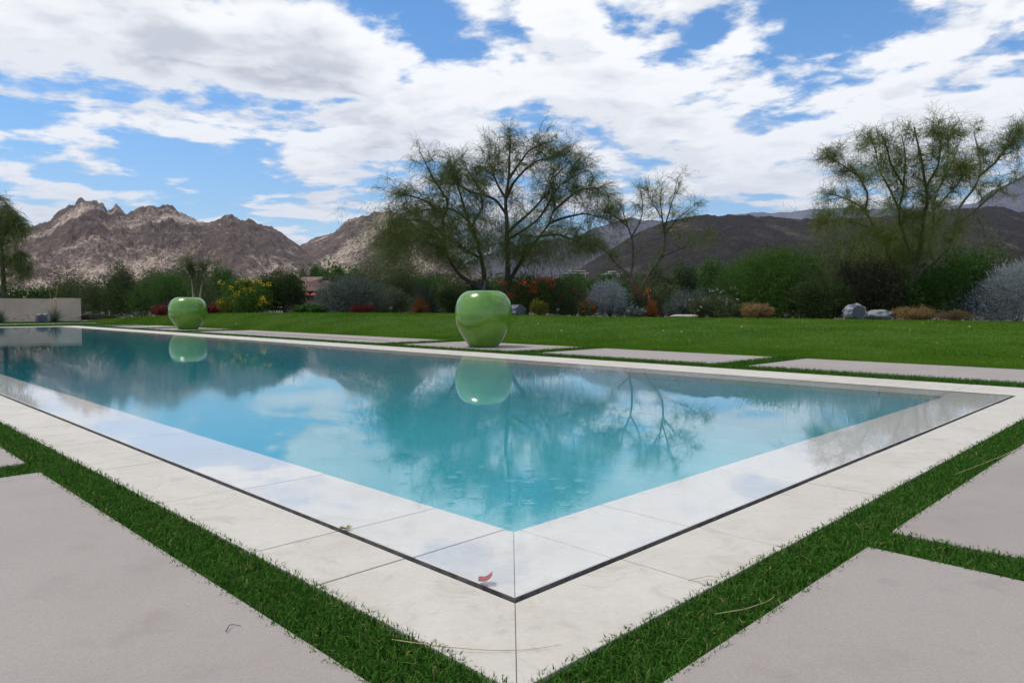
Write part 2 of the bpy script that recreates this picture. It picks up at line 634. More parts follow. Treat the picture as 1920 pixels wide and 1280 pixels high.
# basin
m, t, b = mat('turquoise_plaster')
co = t.new('ShaderNodeNewGeometry').outputs['Position']
n1 = t.noise(co, 1.2, 4.0, 0.6)
n2 = t.noise(co, 90.0, 3.0, 0.8)
col = t.mix(t.smooth(n1, 0.3, 0.7), rgb((0.40, 0.57, 0.59)), rgb((0.46, 0.63, 0.65)))
t.put(b.inputs['Base Color'], t.mix(t.smooth(n2, 0.4, 0.7, 0, 0.5), col, rgb((0.24, 0.38, 0.41))))
b.inputs['Roughness'].default_value = 0.8
i0, i1, j0, j1 = LW, PA - LW, LW, PB - LW
rim = [(i0, j0), (i1, j0), (i1, j1), (i0, j1)]
prof_b = [(0.0, -0.05), (0.0, -0.35)] + [(1.1 * (1 - math.cos(f)), -0.35 - 0.85 * math.sin(f)) for f in np.linspace(0.15, math.pi / 2, 9)]
V = [(*ab(a + sa * d, b_ + sb * d), z) for d, z in prof_b for (a, b_), (sa, sb) in zip(rim, ((1, 1), (-1, 1), (-1, -1), (1, -1)))]
Fc = [[l * 4 + s_, l * 4 + (s_ + 1) % 4, l * 4 + 4 + (s_ + 1) % 4, l * 4 + 4 + s_] for l in range(len(prof_b) - 1) for s_ in range(4)]
e_ = (len(prof_b) - 1) * 4
Fc.append([e_, e_ + 1, e_ + 2, e_ + 3])
structure('pool_basin', V, [np.array(Fc)[:, ::-1]], m)

# water: one still sheet, flush with the stone and spilling over the ledge into the slot
m = bpy.data.materials.new('pool_water')
m.use_nodes = True
t = NT(m.node_tree)
t.n.clear()
co = t.new('ShaderNodeNewGeometry').outputs['Position']
far_w = t.new('ShaderNodeSeparateXYZ')
t.put(far_w.inputs[0], co)
r1 = t.noise(t.vmath('MULTIPLY', co, (1.0, 1.6, 1)), 5.0, 3.0, 0.5, 0.6)
r2 = t.noise(t.vmath('MULTIPLY', co, (1.0, 2.2, 1)), 24.0, 2.0, 0.5, 0.4)
patch = t.smooth(t.noise(co, 0.45, 2.0, 0.5), 0.42, 0.62)
# ring dimples where drops and bubbles break the surface near the corner
cdr = ab(0.84, 0.84)
vo = t.new('ShaderNodeTexVoronoi', voronoi_dimensions='2D')
t.put(vo.inputs['Vector'], co)
vo.inputs['Scale'].default_value = 9.0
ring = t.math('COSINE', t.math('MULTIPLY', vo.outputs['Distance'], 24.0))
ring = t.math('MULTIPLY', ring, t.smooth(vo.outputs['Distance'], 0.05, 0.34, -1.0, 0.0))
dd = t.vmath('MULTIPLY', t.vmath('SUBTRACT', co, (cdr[0], cdr[1], 0)), (1 / 0.50, 1 / 0.42, 0))
dmask = t.math('EXPONENT', t.math('MULTIPLY', t.vmath('DOT_PRODUCT', dd, dd), -1.0))
cellsel = t.new('ShaderNodeSeparateColor')
t.put(cellsel.inputs[0], vo.outputs['Color'])
dmask = t.math('MULTIPLY', dmask, t.smooth(cellsel.outputs[0], 0.5, 0.55))
hgt = t.math('ADD', t.math('MULTIPLY', r1, 0.00022), t.math('MULTIPLY', t.math('MULTIPLY', r2, 0.0005), t.math('ADD', patch, 0.10)))
hgt = t.math('ADD', hgt, t.math('MULTIPLY', t.math('MULTIPLY', ring, dmask), 0.0018))
bn = t.new('ShaderNodeBump')
bn.inputs['Strength'].default_value = 0.32
bn.inputs['Distance'].default_value = 1.0
t.put(bn.inputs['Height'], hgt)
inc = t.new('ShaderNodeNewGeometry').outputs['Incoming']
cs = t.math('ABSOLUTE', t.vmath('DOT_PRODUCT', inc, bn.outputs[0]), clamp=True)
frs = t.math('MULTIPLY_ADD', t.math('POWER', t.math('SUBTRACT', 1.0, cs), 5.0), 0.98, 0.02)   # Schlick, the same from both sides
gl = t.new('ShaderNodeBsdfGlossy')
gl.inputs['Roughness'].default_value = 0.0
gl.inputs['Color'].default_value = (1, 1, 1, 1)
t.l.new(bn.outputs[0], gl.inputs['Normal'])
tp = t.new('ShaderNodeBsdfTransparent')
tp.inputs[0].default_value = (0.97, 0.99, 1.0, 1)
ms = t.new('ShaderNodeMixShader')
t.l.new(frs, ms.inputs[0])
t.l.new(tp.outputs[0], ms.inputs[1])
t.l.new(gl.outputs[0], ms.inputs[2])
out = t.new('ShaderNodeOutputMaterial')
t.l.new(ms.outputs[0], out.inputs[0])
structure('pool_water', quad_ab(SL, PA - SL, SL, PB - SL, -0.0015), [np.array([[0, 1, 2, 3]])], m)

wb = bpy.data.materials.new('pool_water_depth')
wb.use_nodes = True
t = NT(wb.node_tree)
t.n.clear()
va = t.new('ShaderNodeVolumeAbsorption')
va.inputs['Color'].default_value = (0.05, 0.76, 0.80, 1)
va.inputs['Density'].default_value = 0.32
out = t.new('ShaderNodeOutputMaterial')
t.l.new(va.outputs[0], out.inputs['Volume'])
e_ = LW + 0.003
V = quad_ab(e_, PA - e_, e_, PB - e_, -1.4) + quad_ab(e_, PA - e_, e_, PB - e_, -0.056)
structure('water_body', V, [np.array([[3, 2, 1, 0], [4, 5, 6, 7], [0, 1, 5, 4], [1, 2, 6, 5], [2, 3, 7, 6], [3, 0, 4, 7]])], wb)

# drain slot: a dark channel all round
def ring_quads(o, i, z0, z1):
    """vertical + floor of a rectangular channel between rect inset i and outset o"""
    def rc(d, z):
        return [(*ab(d, d), z), (*ab(PA - d, d), z), (*ab(PA - d, PB - d), z), (*ab(d, PB - d), z)]
    V = rc(o, z1) + rc(o, z0) + rc(i, z0) + rc(i, z1)
    Fc = []
    for l in range(3):
        for s in range(4):
            a, b_ = l * 4 + s, l * 4 + (s + 1) % 4
            Fc.append([a, b_, b_ + 4, a + 4])
    return V, np.array(Fc)


V, Fc = ring_quads(SO + 0.001, SL - 0.001, -0.05, -0.006)
structure('drain_slot', V, [Fc], M['slot'])


def stone_run(parent, name, side, joints, inner, outer, z0, z1, m):
    """stones along one side; mitred at both ends. inner/outer are signed distances (positive = towards the water)"""
    Ltot = {'left': PB, 'right': PA, 'back': PB, 'end': PA}[side]
    js = [j for j in joints if 0.2 < j < Ltot - 0.2]
    lo = [None] + js
    hi = js + [None]
    gap = 0.0030
    for a, b_ in zip(lo, hi):
        def cor(d, s):
            return d if s is None and s is a else d
        pts = []
        for (d, first) in ((outer, True), (outer, False), (inner, False), (inner, True)):
            if first:
                s = (d + 0.001) if a is None else a + gap
            else:
                s = (Ltot - d - 0.001) if b_ is None else b_ - gap
            pts.append((s, d))
        if side == 'left':
            poly = [ab(d, s) for s, d in pts]
        elif side == 'right':
            poly = [ab(s, d) for s, d in pts]
        elif side == 'back':
            poly = [ab(PA - d, s) for s, d in pts]
        else:
            poly = [ab(s, PB - d) for s, d in pts]
        poly = np.array(poly)
        x, y = poly[:, 0], poly[:, 1]
        if np.sum(x * np.roll(y, -1) - y * np.roll(x, -1)) < 0:
            poly = poly[::-1]
        c = poly.mean(0)
        dz = RNG.normal(0, 0.0005)
        Vs, Fs = slab(poly - c, z0, z1 + dz, 0.0015)
        o = mesh_np(name, Vs, Fs, m, parent)
        o.location = (c[0], c[1], 0)


cop = tag(bpy.data.objects.new('pool_coping', None), kind='structure')
COL.objects.link(cop)
led = tag(bpy.data.objects.new('pool_ledge', None), kind='structure')
COL.objects.link(led)
JL = [0.45, 0.82] + [0.82 + 0.78 * i for i in range(1, 37)]
JR = [0.44, 0.88] + [0.88 + 0.88 * i for i in range(1, 6)]
JB = [0.47, 0.94] + [0.94 + 0.83 * i for i in range(1, 35)]
for side, js, wdt in (('left', JL, CN), ('right', JR, CN), ('back', JB, CB_), ('end', JR, CB_)):
    stone_run(cop, 'coping_stone', side, js, SO, -wdt, -0.06, 0.0, M['coping'])
    stone_run(led, 'ledge_stone', side, js, LW, SL, -0.052, -0.0045, M['ledge'])

# mortar showing in the joints
V, Fc = [], []
for (r, z) in (((-CN + 0.01, SO - 0.004, -0.30, PB + 0.7), -0.0050), ((PA - SO + 0.004, PA + CB_ - 0.01, -0.30, PB + 0.7), -0.0052),
               ((SO - 0.004, PA - SO + 0.004, -CN + 0.01, SO - 0.004), -0.0054), ((SO - 0.004, PA - SO + 0.004, PB - SO + 0.004, PB + CB_ - 0.01), -0.0056),
               ((SL + 0.004, LW - 0.004, SL + 0.004, PB - SL - 0.004), -0.0085), ((PA - LW + 0.004, PA - SL - 0.004, SL + 0.004, PB - SL - 0.004), -0.0087),
               ((LW, PA - LW, SL + 0.004, LW - 0.004), -0.0089), ((LW, PA - LW, PB - LW + 0.004, PB - SL - 0.004), -0.0091)):
    Fc.append([len(V) + i for i in range(4)])
    V += quad_ab(*r, z)
structure('joint_mortar', V, [np.array(Fc)], plain('joint_mortar', (0.07, 0.06, 0.048), 0.9, 0.3, 20.0))

# ------------------------------------------------------------------ pavers
pav = tag(bpy.data.objects.new('paving', None), kind='structure')
COL.objects.link(pav)
PAVERS = [  # a0,a1,b0,b1
    (-3.6, -0.49, -0.30, 2.53), (-3.6, -0.49, 2.80, 5.60), (-3.6, -0.49, 5.87, 8.7), (-3.6, -0.49, 8.97, 11.8),
    (-0.30, 1.07, -3.4, -0.49), (1.29, 3.6, -3.4, -0.49), (3.82, 6.1, -3.4, -0.49), (-3.6, -0.49, -3.4, -0.49),
    (7.04, 9.05, -3.6, -0.35), (7.04, 9.05, -0.1, 3.05), (7.04, 9.05, 3.37, 6.66), (7.04, 9.05, 7.0, 10.35), (7.04, 9.05, 21.1, 24.6),
    (7.04, 9.05, 25.0, 28.5), (7.04, 9.05, 29.0, 32.3), (3.2, 8.8, 33.4, 35.4), (-3.0, 2.9, 33.4, 35.4),
]


def paver(a0, a1, b0, b1, z=0.002):
    c = ab((a0 + a1) / 2, (b0 + b1) / 2)
    poly = np.array([ab(a0, b0), ab(a1, b0), ab(a1, b1), ab(a0, b1)]) - c
    Vs, Fs = slab(poly, -0.07, z + RNG.normal(0, 0.0008), 0.005)
    o = mesh_np('paver', Vs, Fs, M['paver'], pav)
    o.location = (c[0], c[1], 0)


for p in PAVERS:
    paver(*p)
# the long paver with a flush linear fire trough: four slabs round a recessed dark trough
FA0, FA1, FB0, FB1 = 7.04, 9.05, 10.75, 20.5
TA0, TA1, TB0, TB1 = 7.93, 8.12, 11.7, 19.4
for p in ((FA0, TA0, FB0, FB1), (TA1, FA1, FB0, FB1), (TA0 + 0.002, TA1 - 0.002, FB0, TB0), (TA0 + 0.002, TA1 - 0.002, TB1, FB1)):
    paver(*p)
V = quad_ab(TA0, TA1, TB0, TB1, -0.05)
mesh_np('fire_trough', V, [np.array([[0, 1, 2, 3]])], plain('trough_lava', (0.03, 0.025, 0.03), 0.9, 0.5, 60.0), pav)

# ------------------------------------------------------------------ grass


def blades(P, hgt, wid, lean, seg=2):
    n = len(P)
    th = RNG.uniform(0, 2 * math.pi, n)
    h = hgt * RNG.uniform(0.55, 1.25, n)
    ln = lean * np.abs(RNG.normal(0, 1, n)) * h
    dx = np.stack([np.cos(th), np.sin(th)], 1) * ln[:, None]
    ps = RNG.uniform(0, 2 * math.pi, n)
    sd = np.stack([np.cos(ps), np.sin(ps), np.zeros(n)], 1) * (wid * RNG.uniform(0.7, 1.3, n))[:, None]
    tip = P + np.c_[dx, h * np.clip(1 - 0.35 * (ln / h) ** 2, 0.35, 1)]
    if seg == 1:
        V = np.stack([P - sd, P + sd, tip], 1)
        Fc = np.arange(n * 3).reshape(n, 3)
        return V.reshape(-1, 3), [Fc], 3
    mid = P + np.c_[dx * 0.35, h * 0.6]
    V = np.stack([P - sd, P + sd, mid + sd * 0.8, mid - sd * 0.8, tip], 1)
    o = np.arange(n)[:, None] * 5
    return V.reshape(-1, 3), [o + np.array([[0, 1, 2, 3]]), o + np.array([[3, 2, 4]])], 5


STRIPS = [  # a0,a1,b0,b1 grassed joints between coping and pavers
    (-0.50, -0.305, -0.50, 30.5), (-0.305, 7.0, -0.50, -0.305),
    (-3.2, -0.50, 2.52, 2.81), (-3.2, -0.50, 5.59, 5.88), (-3.2, -0.5, 8.69, 8.98),
    (1.06, 1.30, -3.0, -0.50), (3.59, 3.83, -3.0, -0.50), (-0.50, -0.29, -3.0, -0.5),
    (6.735, 7.06, -3.5, 33.0), (7.0, 9.06, -0.36, -0.09), (7.0, 9.06, 3.04, 3.38), (7.0, 9.06, 6.65, 7.01), (7.0, 9.06, 10.34, 10.76),
    (7.0, 9.06, 20.49, 21.11), (7.0, 9.06, 24.59, 25.01), (7.0, 9.06, 28.49, 29.01), (7.0, 9.06, 32.29, 33.3),
    (-3, 8.8, 30.29, 33.3), (-3, 9.0, 35.4, 38.6), (2.9, 3.2, 33.4, 35.4),
]
parts_n, parts_f = [], []
for (a0, a1, b0, b1) in STRIPS:
    la, lb = a1 - a0, b1 - b0
    na, nb = max(1, int(la / 0.35)), max(1, int(lb / 0.35))
    for i in range(na):
        for j in range(nb):
            ca0, cb0 = a0 + la * i / na, b0 + lb * j / nb
            c = ab(ca0 + la / na / 2, cb0 + lb / nb / 2)
            if c[1] < 0.4:
                continue
            d = math.hypot(c[0], c[1])
            rho = min(42000, (100000 if d < 7 else 170000) / d ** 1.25) if d < 12 else 100000 / d ** 1.25
            n = int(rho * la / na * lb / nb)
            aa = ca0 + RNG.uniform(-0.008, la / na + 0.008, n)
            bb = cb0 + RNG.uniform(-0.008, lb / nb + 0.008, n)
            P = np.stack([N0[0] + aa * U[0] + bb * W[0], N0[1] + aa * U[1] + bb * W[1], np.full(n, -0.018)], 1)
            (parts_n if d < 7 else parts_f).append((P, d))
Pn = np.concatenate([p for p, d in parts_n])
dn = np.concatenate([np.full(len(p), d) for p, d in parts_n])
V, Fs, k5 = blades(Pn, 0.028, 0.0014 + 0.00025 * dn, 0.85)
tag(mesh_np('strip_grass', V, Fs, M['grass'], rnd=np.repeat(np.where(RNG.uniform(0, 1, len(Pn)) < 0.025, 1.0, RNG.uniform(0, 0.78, len(Pn))), k5)), 'grass growing in the joints between coping and pavers', 'grass', kind='stuff')
Pf = np.concatenate([p for p, d in parts_f])
df = np.concatenate([np.full(len(p), d) for p, d in parts_f])
V, Fs, k5 = blades(Pf, 0.058, 0.0012 + 0.00040 * df, 0.5, 1)
tag(mesh_np('far_strip_grass', V, Fs, M['grass'], rnd=np.repeat(RNG.uniform(0, 0.78, len(Pf)), k5)), 'grass in the joints along the far side of the pool', 'grass', kind='stuff')

# lawn blades, denser where the lawn is near
n = 420000
tt = RNG.uniform(0, 1, n) ** 1.5
pp = RNG.uniform(-60, 2000, n)
kk = (pp - 960) / F
yy0 = (A_LAWN + N0 @ U) / (kk * U[0] + U[1])
DD, _ = crest(pp)
yy = yy0 + (DD - yy0) * tt
P = np.stack([kk * yy, yy, ground(kk * yy, yy) - 0.01], 1)
V, Fs, k5 = blades(P, 0.034, 0.0012 + 0.00042 * yy, 0.6, 1)
pat = np.clip(0.5 + 0.7 * fbm(P[:, 0] * 0.22, P[:, 1] * 0.22, 3) + 0.9 * fbm(P[:, 0] * 0.8, P[:, 1] * 0.8, 4) + RNG.normal(0, 0.22, n), 0, 1)
tag(mesh_np('lawn_grass', V, Fs, M['lawnblade'], rnd=np.repeat(pat, k5)), 'short green turf of the lawn behind the pool', 'grass', kind='stuff')

# ------------------------------------------------------------------ apples
m, t, b = mat('glossy_green_paint')
co = t.new('ShaderNodeTexCoord').outputs['Object']
n1 = t.noise(co, 2.6, 6.0, 0.65, 0.5)
t.put(b.inputs['Base Color'], t.mix(t.smooth(n1, 0.3, 0.7), rgb((0.080, 0.20, 0.010)), rgb((0.13, 0.27, 0.024))))
b.inputs['Roughness'].default_value = 0.22
b.inputs['Coat Weight'].default_value = 0.4
b.inputs['Coat Roughness'].default_value = 0.14
M['apple'] = m
APR = [(0.03, 0.93), (0.08, 0.945), (0.13, 0.972), (0.18, 0.992), (0.22, 1.0), (0.27, 0.998), (0.315, 0.985), (0.362, 0.96), (0.405, 0.922), (0.445, 0.87),
       (0.482, 0.80), (0.505, 0.70), (0.518, 0.59), (0.510, 0.48), (0.482, 0.37), (0.428, 0.26), (0.358, 0.15), (0.318, 0.09), (0.278, 0.035), (0.25, 0.0), (0.0, 0.0)]


def apple(px, py, D, hgt, wscale, label):
    c = at(px, py, D)
    A = thing('apple_sculpture', label, 'sculpture', (c[0], c[1], 0.002), 'green apple sculptures by the pool')
    pr = np.array(APR)
    # smooth the profile
    s = np.linspace(0, len(pr) - 1, 70)
    from_i = np.arange(len(pr))
    prs = np.stack([np.interp(s, from_i, pr[:, 0]), np.interp(s, from_i, pr[:, 1])], 1)
    for _ in range(2):
        prs[1:-4] = 0.25 * prs[:-5] + 0.5 * prs[1:-4] + 0.25 * prs[2:-3]
    V, Fc = lathe([(r * hgt * wscale, z * hgt) for r, z in prs], 64)
    mesh_np('apple_body', V, [Fc[:, ::-1]], M['apple'], A, smooth=True)
    k = 6
    P = np.array([[[0.012 * i * (i / k), 0, 0.90 * hgt + 0.265 * hgt * i / (k - 1)] for i in range(k)]])
    R = np.full((1, k), 0.025 * hgt)
    R[0, -1] = 0.029 * hgt
    V, Fc = tubes(P, R, 10)
    cap = np.arange((k - 1) * 10, k * 10)[None]
    mesh_np('stem', V, [Fc, cap], M['stem'], A)


apple(907, 650, 13.42, 1.035, 1.0, 'large glossy green apple sculpture with dark stem, nearer on the poolside paver')
apple(353, 617.5, 23.7, 1.035, 1.11, 'smaller looking green apple sculpture at the far left end of the pool')

# ------------------------------------------------------------------ mountains


def mountain(name, prof, D, depth, m, amp, rib, step, rows, seed, back=0.35, crag=0.0, foot=0.0):
    xs = np.array([p[0] for p in prof], float)
    ysn = np.array([p[1] for p in prof], float)
    px = np.arange(xs[0], xs[-1] + step, step)
    yp = np.interp(px, xs, ysn)
    zr = np.array([ray(a, b_)[2] for a, b_ in zip(px, yp)]) * D + H
    k = (px - 960) / F
    t = np.concatenate([np.linspace(0, 1, rows), 1 + np.linspace(0, back, max(4, rows // 4))[1:]])
    Y = D - depth + depth * t
    X = k[None] * D + (k[None] * (Y - D)[:, None]) * 1.0
    YY = np.repeat(Y[:, None], len(px), 1)
    tt = np.minimum(t, 1)[:, None]
    fall = np.where(t > 1, 1 - ((t - 1) / back) ** 1.3, 1)[:, None]
    sh = tt ** 1.25 * fall
    ker = np.hanning(int(90 / step) | 1)
    zs_ = np.convolve(np.pad(zr, len(ker) // 2, mode='edge'), ker / ker.sum(), 'valid')
    zr2 = zs_[None] + (zr - zs_)[None] * np.clip(np.where(t[:, None] > 1, 1, t[:, None] ** 4), 0, 1)
    Z = foot + (zr2 - foot) * sh
    s = depth
    ribn = fbm(X / (s * rib) + seed + 0.6 * fbm(X / s * 2, YY / s * 2, 3), YY / (s * rib * 3.5) + seed, 4, True)
    iso = fbm(X / (s * rib * 0.7) + 9 + seed, YY / (s * rib * 0.7), 6, True, 0.55)
    env = np.clip(np.minimum(tt * 3, 1) * (0.15 + 0.85 * (1 - tt) ** 0.6), 0, 1)
    Z = Z + amp * (zr[None] - foot) * env * ((ribn - 0.45) * 0.6 + (iso - 0.45) * 0.55)
    if crag:
        Z = Z + crag * (zr[None] - foot) * np.clip(tt * 2, 0, 1) * fbm(X / (s * 0.045) + seed, YY / (s * 0.045), 5, True, 0.6)
    tal = np.clip(0.5 - 1.3 * (ribn - 0.5) - 0.7 * (iso - 0.5) + 0.15 * (1 - tt), 0, 1)
    return structure(name, np.stack([X, YY, Z], -1).reshape(-1, 3), [grid_faces(len(t), len(px))], m, rnd=tal.ravel())


def rock_mat(name, dark, mid, pale, s1, s2, lo, hi):
    m, t, b = mat(name)
    co = t.new('ShaderNodeNewGeometry').outputs['Position']
    a = t.new('ShaderNodeAttribute', attribute_name='rnd').outputs['Fac']
    n1 = t.noise(co, s1, 8.0, 0.68)
    n2 = t.noise(co, s2, 5.0, 0.75)
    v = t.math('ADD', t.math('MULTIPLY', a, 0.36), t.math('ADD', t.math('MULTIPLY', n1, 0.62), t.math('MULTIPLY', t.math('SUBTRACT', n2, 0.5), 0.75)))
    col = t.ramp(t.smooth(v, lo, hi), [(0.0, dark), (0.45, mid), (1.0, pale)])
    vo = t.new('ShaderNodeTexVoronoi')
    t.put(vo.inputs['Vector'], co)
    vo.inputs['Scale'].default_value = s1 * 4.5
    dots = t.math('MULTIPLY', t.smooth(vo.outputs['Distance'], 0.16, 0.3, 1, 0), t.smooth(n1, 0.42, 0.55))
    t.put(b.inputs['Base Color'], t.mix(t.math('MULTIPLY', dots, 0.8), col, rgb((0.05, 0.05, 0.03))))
    b.inputs['Roughness'].default_value = 0.95
    b.inputs['Specular IOR Level'].default_value = 0.1
    bn = t.new('ShaderNodeBump')
    bn.inputs['Strength'].default_value = 0.9
    bn.inputs['Distance'].default_value = 0.35 / s2
    t.put(bn.inputs['Height'], n2)
    t.l.new(bn.outputs[0], b.inputs['Normal'])
    return m


RIDGE_L = [(-700, 470), (-300, 440), (-100, 455), (0, 448), (20, 442), (37, 434), (55, 440), (75, 436), (100, 430), (112, 415), (125, 407), (137, 399), (145, 402), (152, 393), (160, 388), (168, 392),
           (175, 391), (188, 394), (200, 397), (207, 410), (212, 409), (218, 404), (224, 396), (230, 401), (240, 411), (248, 410), (257, 407), (270, 400), (287, 399), (300, 404), (310, 402), (320, 399), (331, 404), (342, 410),
           (356, 415), (370, 422), (382, 426), (395, 429), (402, 427), (410, 426), (424, 420), (437, 416), (447, 422), (457, 425), (464, 424), (470, 420), (480, 427), (487, 431), (500, 435), (515, 439), (535, 450), (560, 468), (590, 492), (630, 520), (680, 545), (720, 560)]
RIDGE_M = [(470, 560), (520, 505), (545, 478), (562, 467), (580, 459), (595, 452), (610, 447), (625, 444), (637, 435), (647, 424), (657, 417), (668, 417), (680, 414), (695, 410), (710, 406), (735, 404), (755, 413), (770, 422), (790, 438), (830, 466), (880, 500), (930, 530), (960, 556)]
RIDGE_DARK = [(1040, 540), (1070, 518), (1096, 500), (1120, 486), (1146, 471), (1172, 455), (1200, 439), (1217, 432), (1234, 426), (1252, 421), (1271, 417), (1298, 412), (1324, 409), (1346, 410), (1366, 409), (1388, 408), (1405, 410), (1425, 411), (1450, 414), (1478, 416), (1510, 416), (1542, 416),
              (1600, 415), (1660, 411), (1720, 405), (1772, 400), (1824, 396), (1850, 395), (1875, 396), (1920, 405), (2000, 415), (2200, 430), (2600, 470)]
RIDGE_FAR = [(820, 520), (870, 495), (940, 470), (1000, 455), (1060, 447), (1090, 441), (1114, 429), (1150, 419), (1183, 410), (1195, 413), (1207, 417), (1229, 414), (1250, 421), (1300, 440), (1380, 470), (1450, 500)]
RIDGE_BLUE = [(1150, 470), (1230, 436), (1290, 418), (1345, 406), (1400, 402), (1478, 397), (1531, 394), (1600, 392), (1680, 392), (1750, 390), (1824, 383), (1855, 370), (1885, 358), (1920, 356), (2000, 355), (2200, 358), (2600, 385), (2900, 430)]
RIDGE_R2 = [(1700, 470), (1760, 430), (1800, 398), (1830, 378), (1855, 360), (1885, 344), (1920, 330), (2000, 318), (2150, 312), (2400, 350), (2700, 440)]
m_l = rock_mat('sunlit_boulder_slope', (0.13, 0.092, 0.076), (0.38, 0.29, 0.225), (0.62, 0.49, 0.38), 0.075, 0.34, 0.33, 0.70)  # raised tones put the sunshine on these slopes into their colour
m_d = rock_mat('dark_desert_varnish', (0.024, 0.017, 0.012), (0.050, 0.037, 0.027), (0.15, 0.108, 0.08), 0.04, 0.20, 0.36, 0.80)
m_f = rock_mat('far_slope', (0.09, 0.07, 0.065), (0.15, 0.12, 0.105), (0.26, 0.21, 0.18), 0.004, 0.02, 0.35, 0.9)
mountain('boulder_mountain', RIDGE_L, 700, 420, m_l, 0.42, 0.16, 1.2, 230, 1.0, crag=0.085)
mountain('boulder_hill', RIDGE_M, 900, 420, m_l, 0.30, 0.14, 1.3, 150, 5.0, crag=0.06)
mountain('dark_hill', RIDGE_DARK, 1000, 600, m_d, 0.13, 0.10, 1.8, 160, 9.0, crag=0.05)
mountain('far_mountain', RIDGE_FAR, 5000, 2200, m_f, 0.35, 0.18, 2.5, 90, 13.0)
mountain('right_mountain', RIDGE_R2, 5000, 2000, m_f, 0.35, 0.18, 4.0, 80, 15.0)
mountain('blue_mountain', RIDGE_BLUE, 8000, 2500, m_f, 0.3, 0.2, 4.0, 60, 17.0)

# ------------------------------------------------------------------ plants


def leaf_quads(P, Nn, ln, wd):
    """diamond leaves at P, roughly facing Nn"""
    n = len(P)
    a = unit(RNG.normal(size=(n, 3)) + Nn * 0.6)
    s = unit(np.cross(a, RNG.normal(size=(n, 3))))
    l = (ln * RNG.uniform(0.6, 1.3, n))[:, None]
    w = (wd * RNG.uniform(0.6, 1.3, n))[:, None]
    V = np.stack([P - a * l / 2, P + s * w / 2, P + a * l / 2, P - s * w / 2], 1)
    return V.reshape(-1, 3), np.arange(n * 4).reshape(n, 4)


def lobes_sample(n, rx, ry, h, K, rag=0.25):
    """points in a lumpy mound of height h standing on z=0: positions, outward directions"""
    th = RNG.uniform(0, 2 * math.pi, K)
    rr = np.sqrt(RNG.uniform(0, 1, K)) * 0.70
    zc = RNG.uniform(0.30, 0.72, K) * (1 - 0.35 * rr)
    C = np.stack([np.cos(th) * rr * rx, np.sin(th) * rr * ry, zc * h], 1)
    S = RNG.uniform(0.20, 0.42, K)
    C[0], S[0] = (0, 0, 0.42 * h), 0.45
    if rag < 0.2:                                  # tidy rounded mound
        C[1:, :2] *= 0.55
        S = RNG.uniform(0.36, 0.48, K)
    i = RNG.integers(0, K, n)
    d = unit(RNG.normal(size=(n, 3)))
    rad = RNG.uniform(0, 1, n) ** 0.28 * (1 + RNG.normal(0, rag * 0.35, n))
    P = C[i] + d * (S[i] * rad)[:, None] * np.array([rx * 1.05, ry * 1.05, h * 0.98])
    stray = RNG.uniform(0, 1, n) < 0.07 * rag * 2
    P[stray] += d[stray] * RNG.uniform(0.04, 0.16, stray.sum())[:, None] * np.array([rx, ry, h])
    keep = P[:, 2] > 0.01 * h
    P, d = P[keep], d[keep]
    P[:, 2] *= h / max(np.percentile(P[:, 2], 99.0), 1e-3)
    P[:, 0] *= rx / np.percentile(np.abs(P[:, 0]), 98)
    P[:, 1] *= ry / np.percentile(np.abs(P[:, 1]), 98)
    return P, d


def stems(n, rx, ry, h, r=0.012):
    k = 5
    th = RNG.uniform(0, 2 * math.pi, n)
    R = np.sqrt(RNG.uniform(0, 1, n)) * 0.75
    top = np.stack([np.cos(th) * R * rx, np.sin(th) * R * ry, RNG.uniform(0.55, 0.85, n) * h], 1)
    s = np.linspace(0, 1, k)[None, :, None]
    base = top * np.array([0.12, 0.12, 0])[None]
    base[:, 2] = -0.06
    P = base[:, None] + (top - base)[:, None] * s
    P[:, :, :2] += (top - base)[:, None, :2] * (s * s - s) * 0.5
    return tubes(P, np.repeat((r * np.linspace(1.2, 0.4, k))[None], n, 0), 4)


def place(px, ytop, D):
    x = ray(px, 574)[0] * D
    zb = gz(x, D)
    return x, zb, at(px, ytop, D)[2] - zb


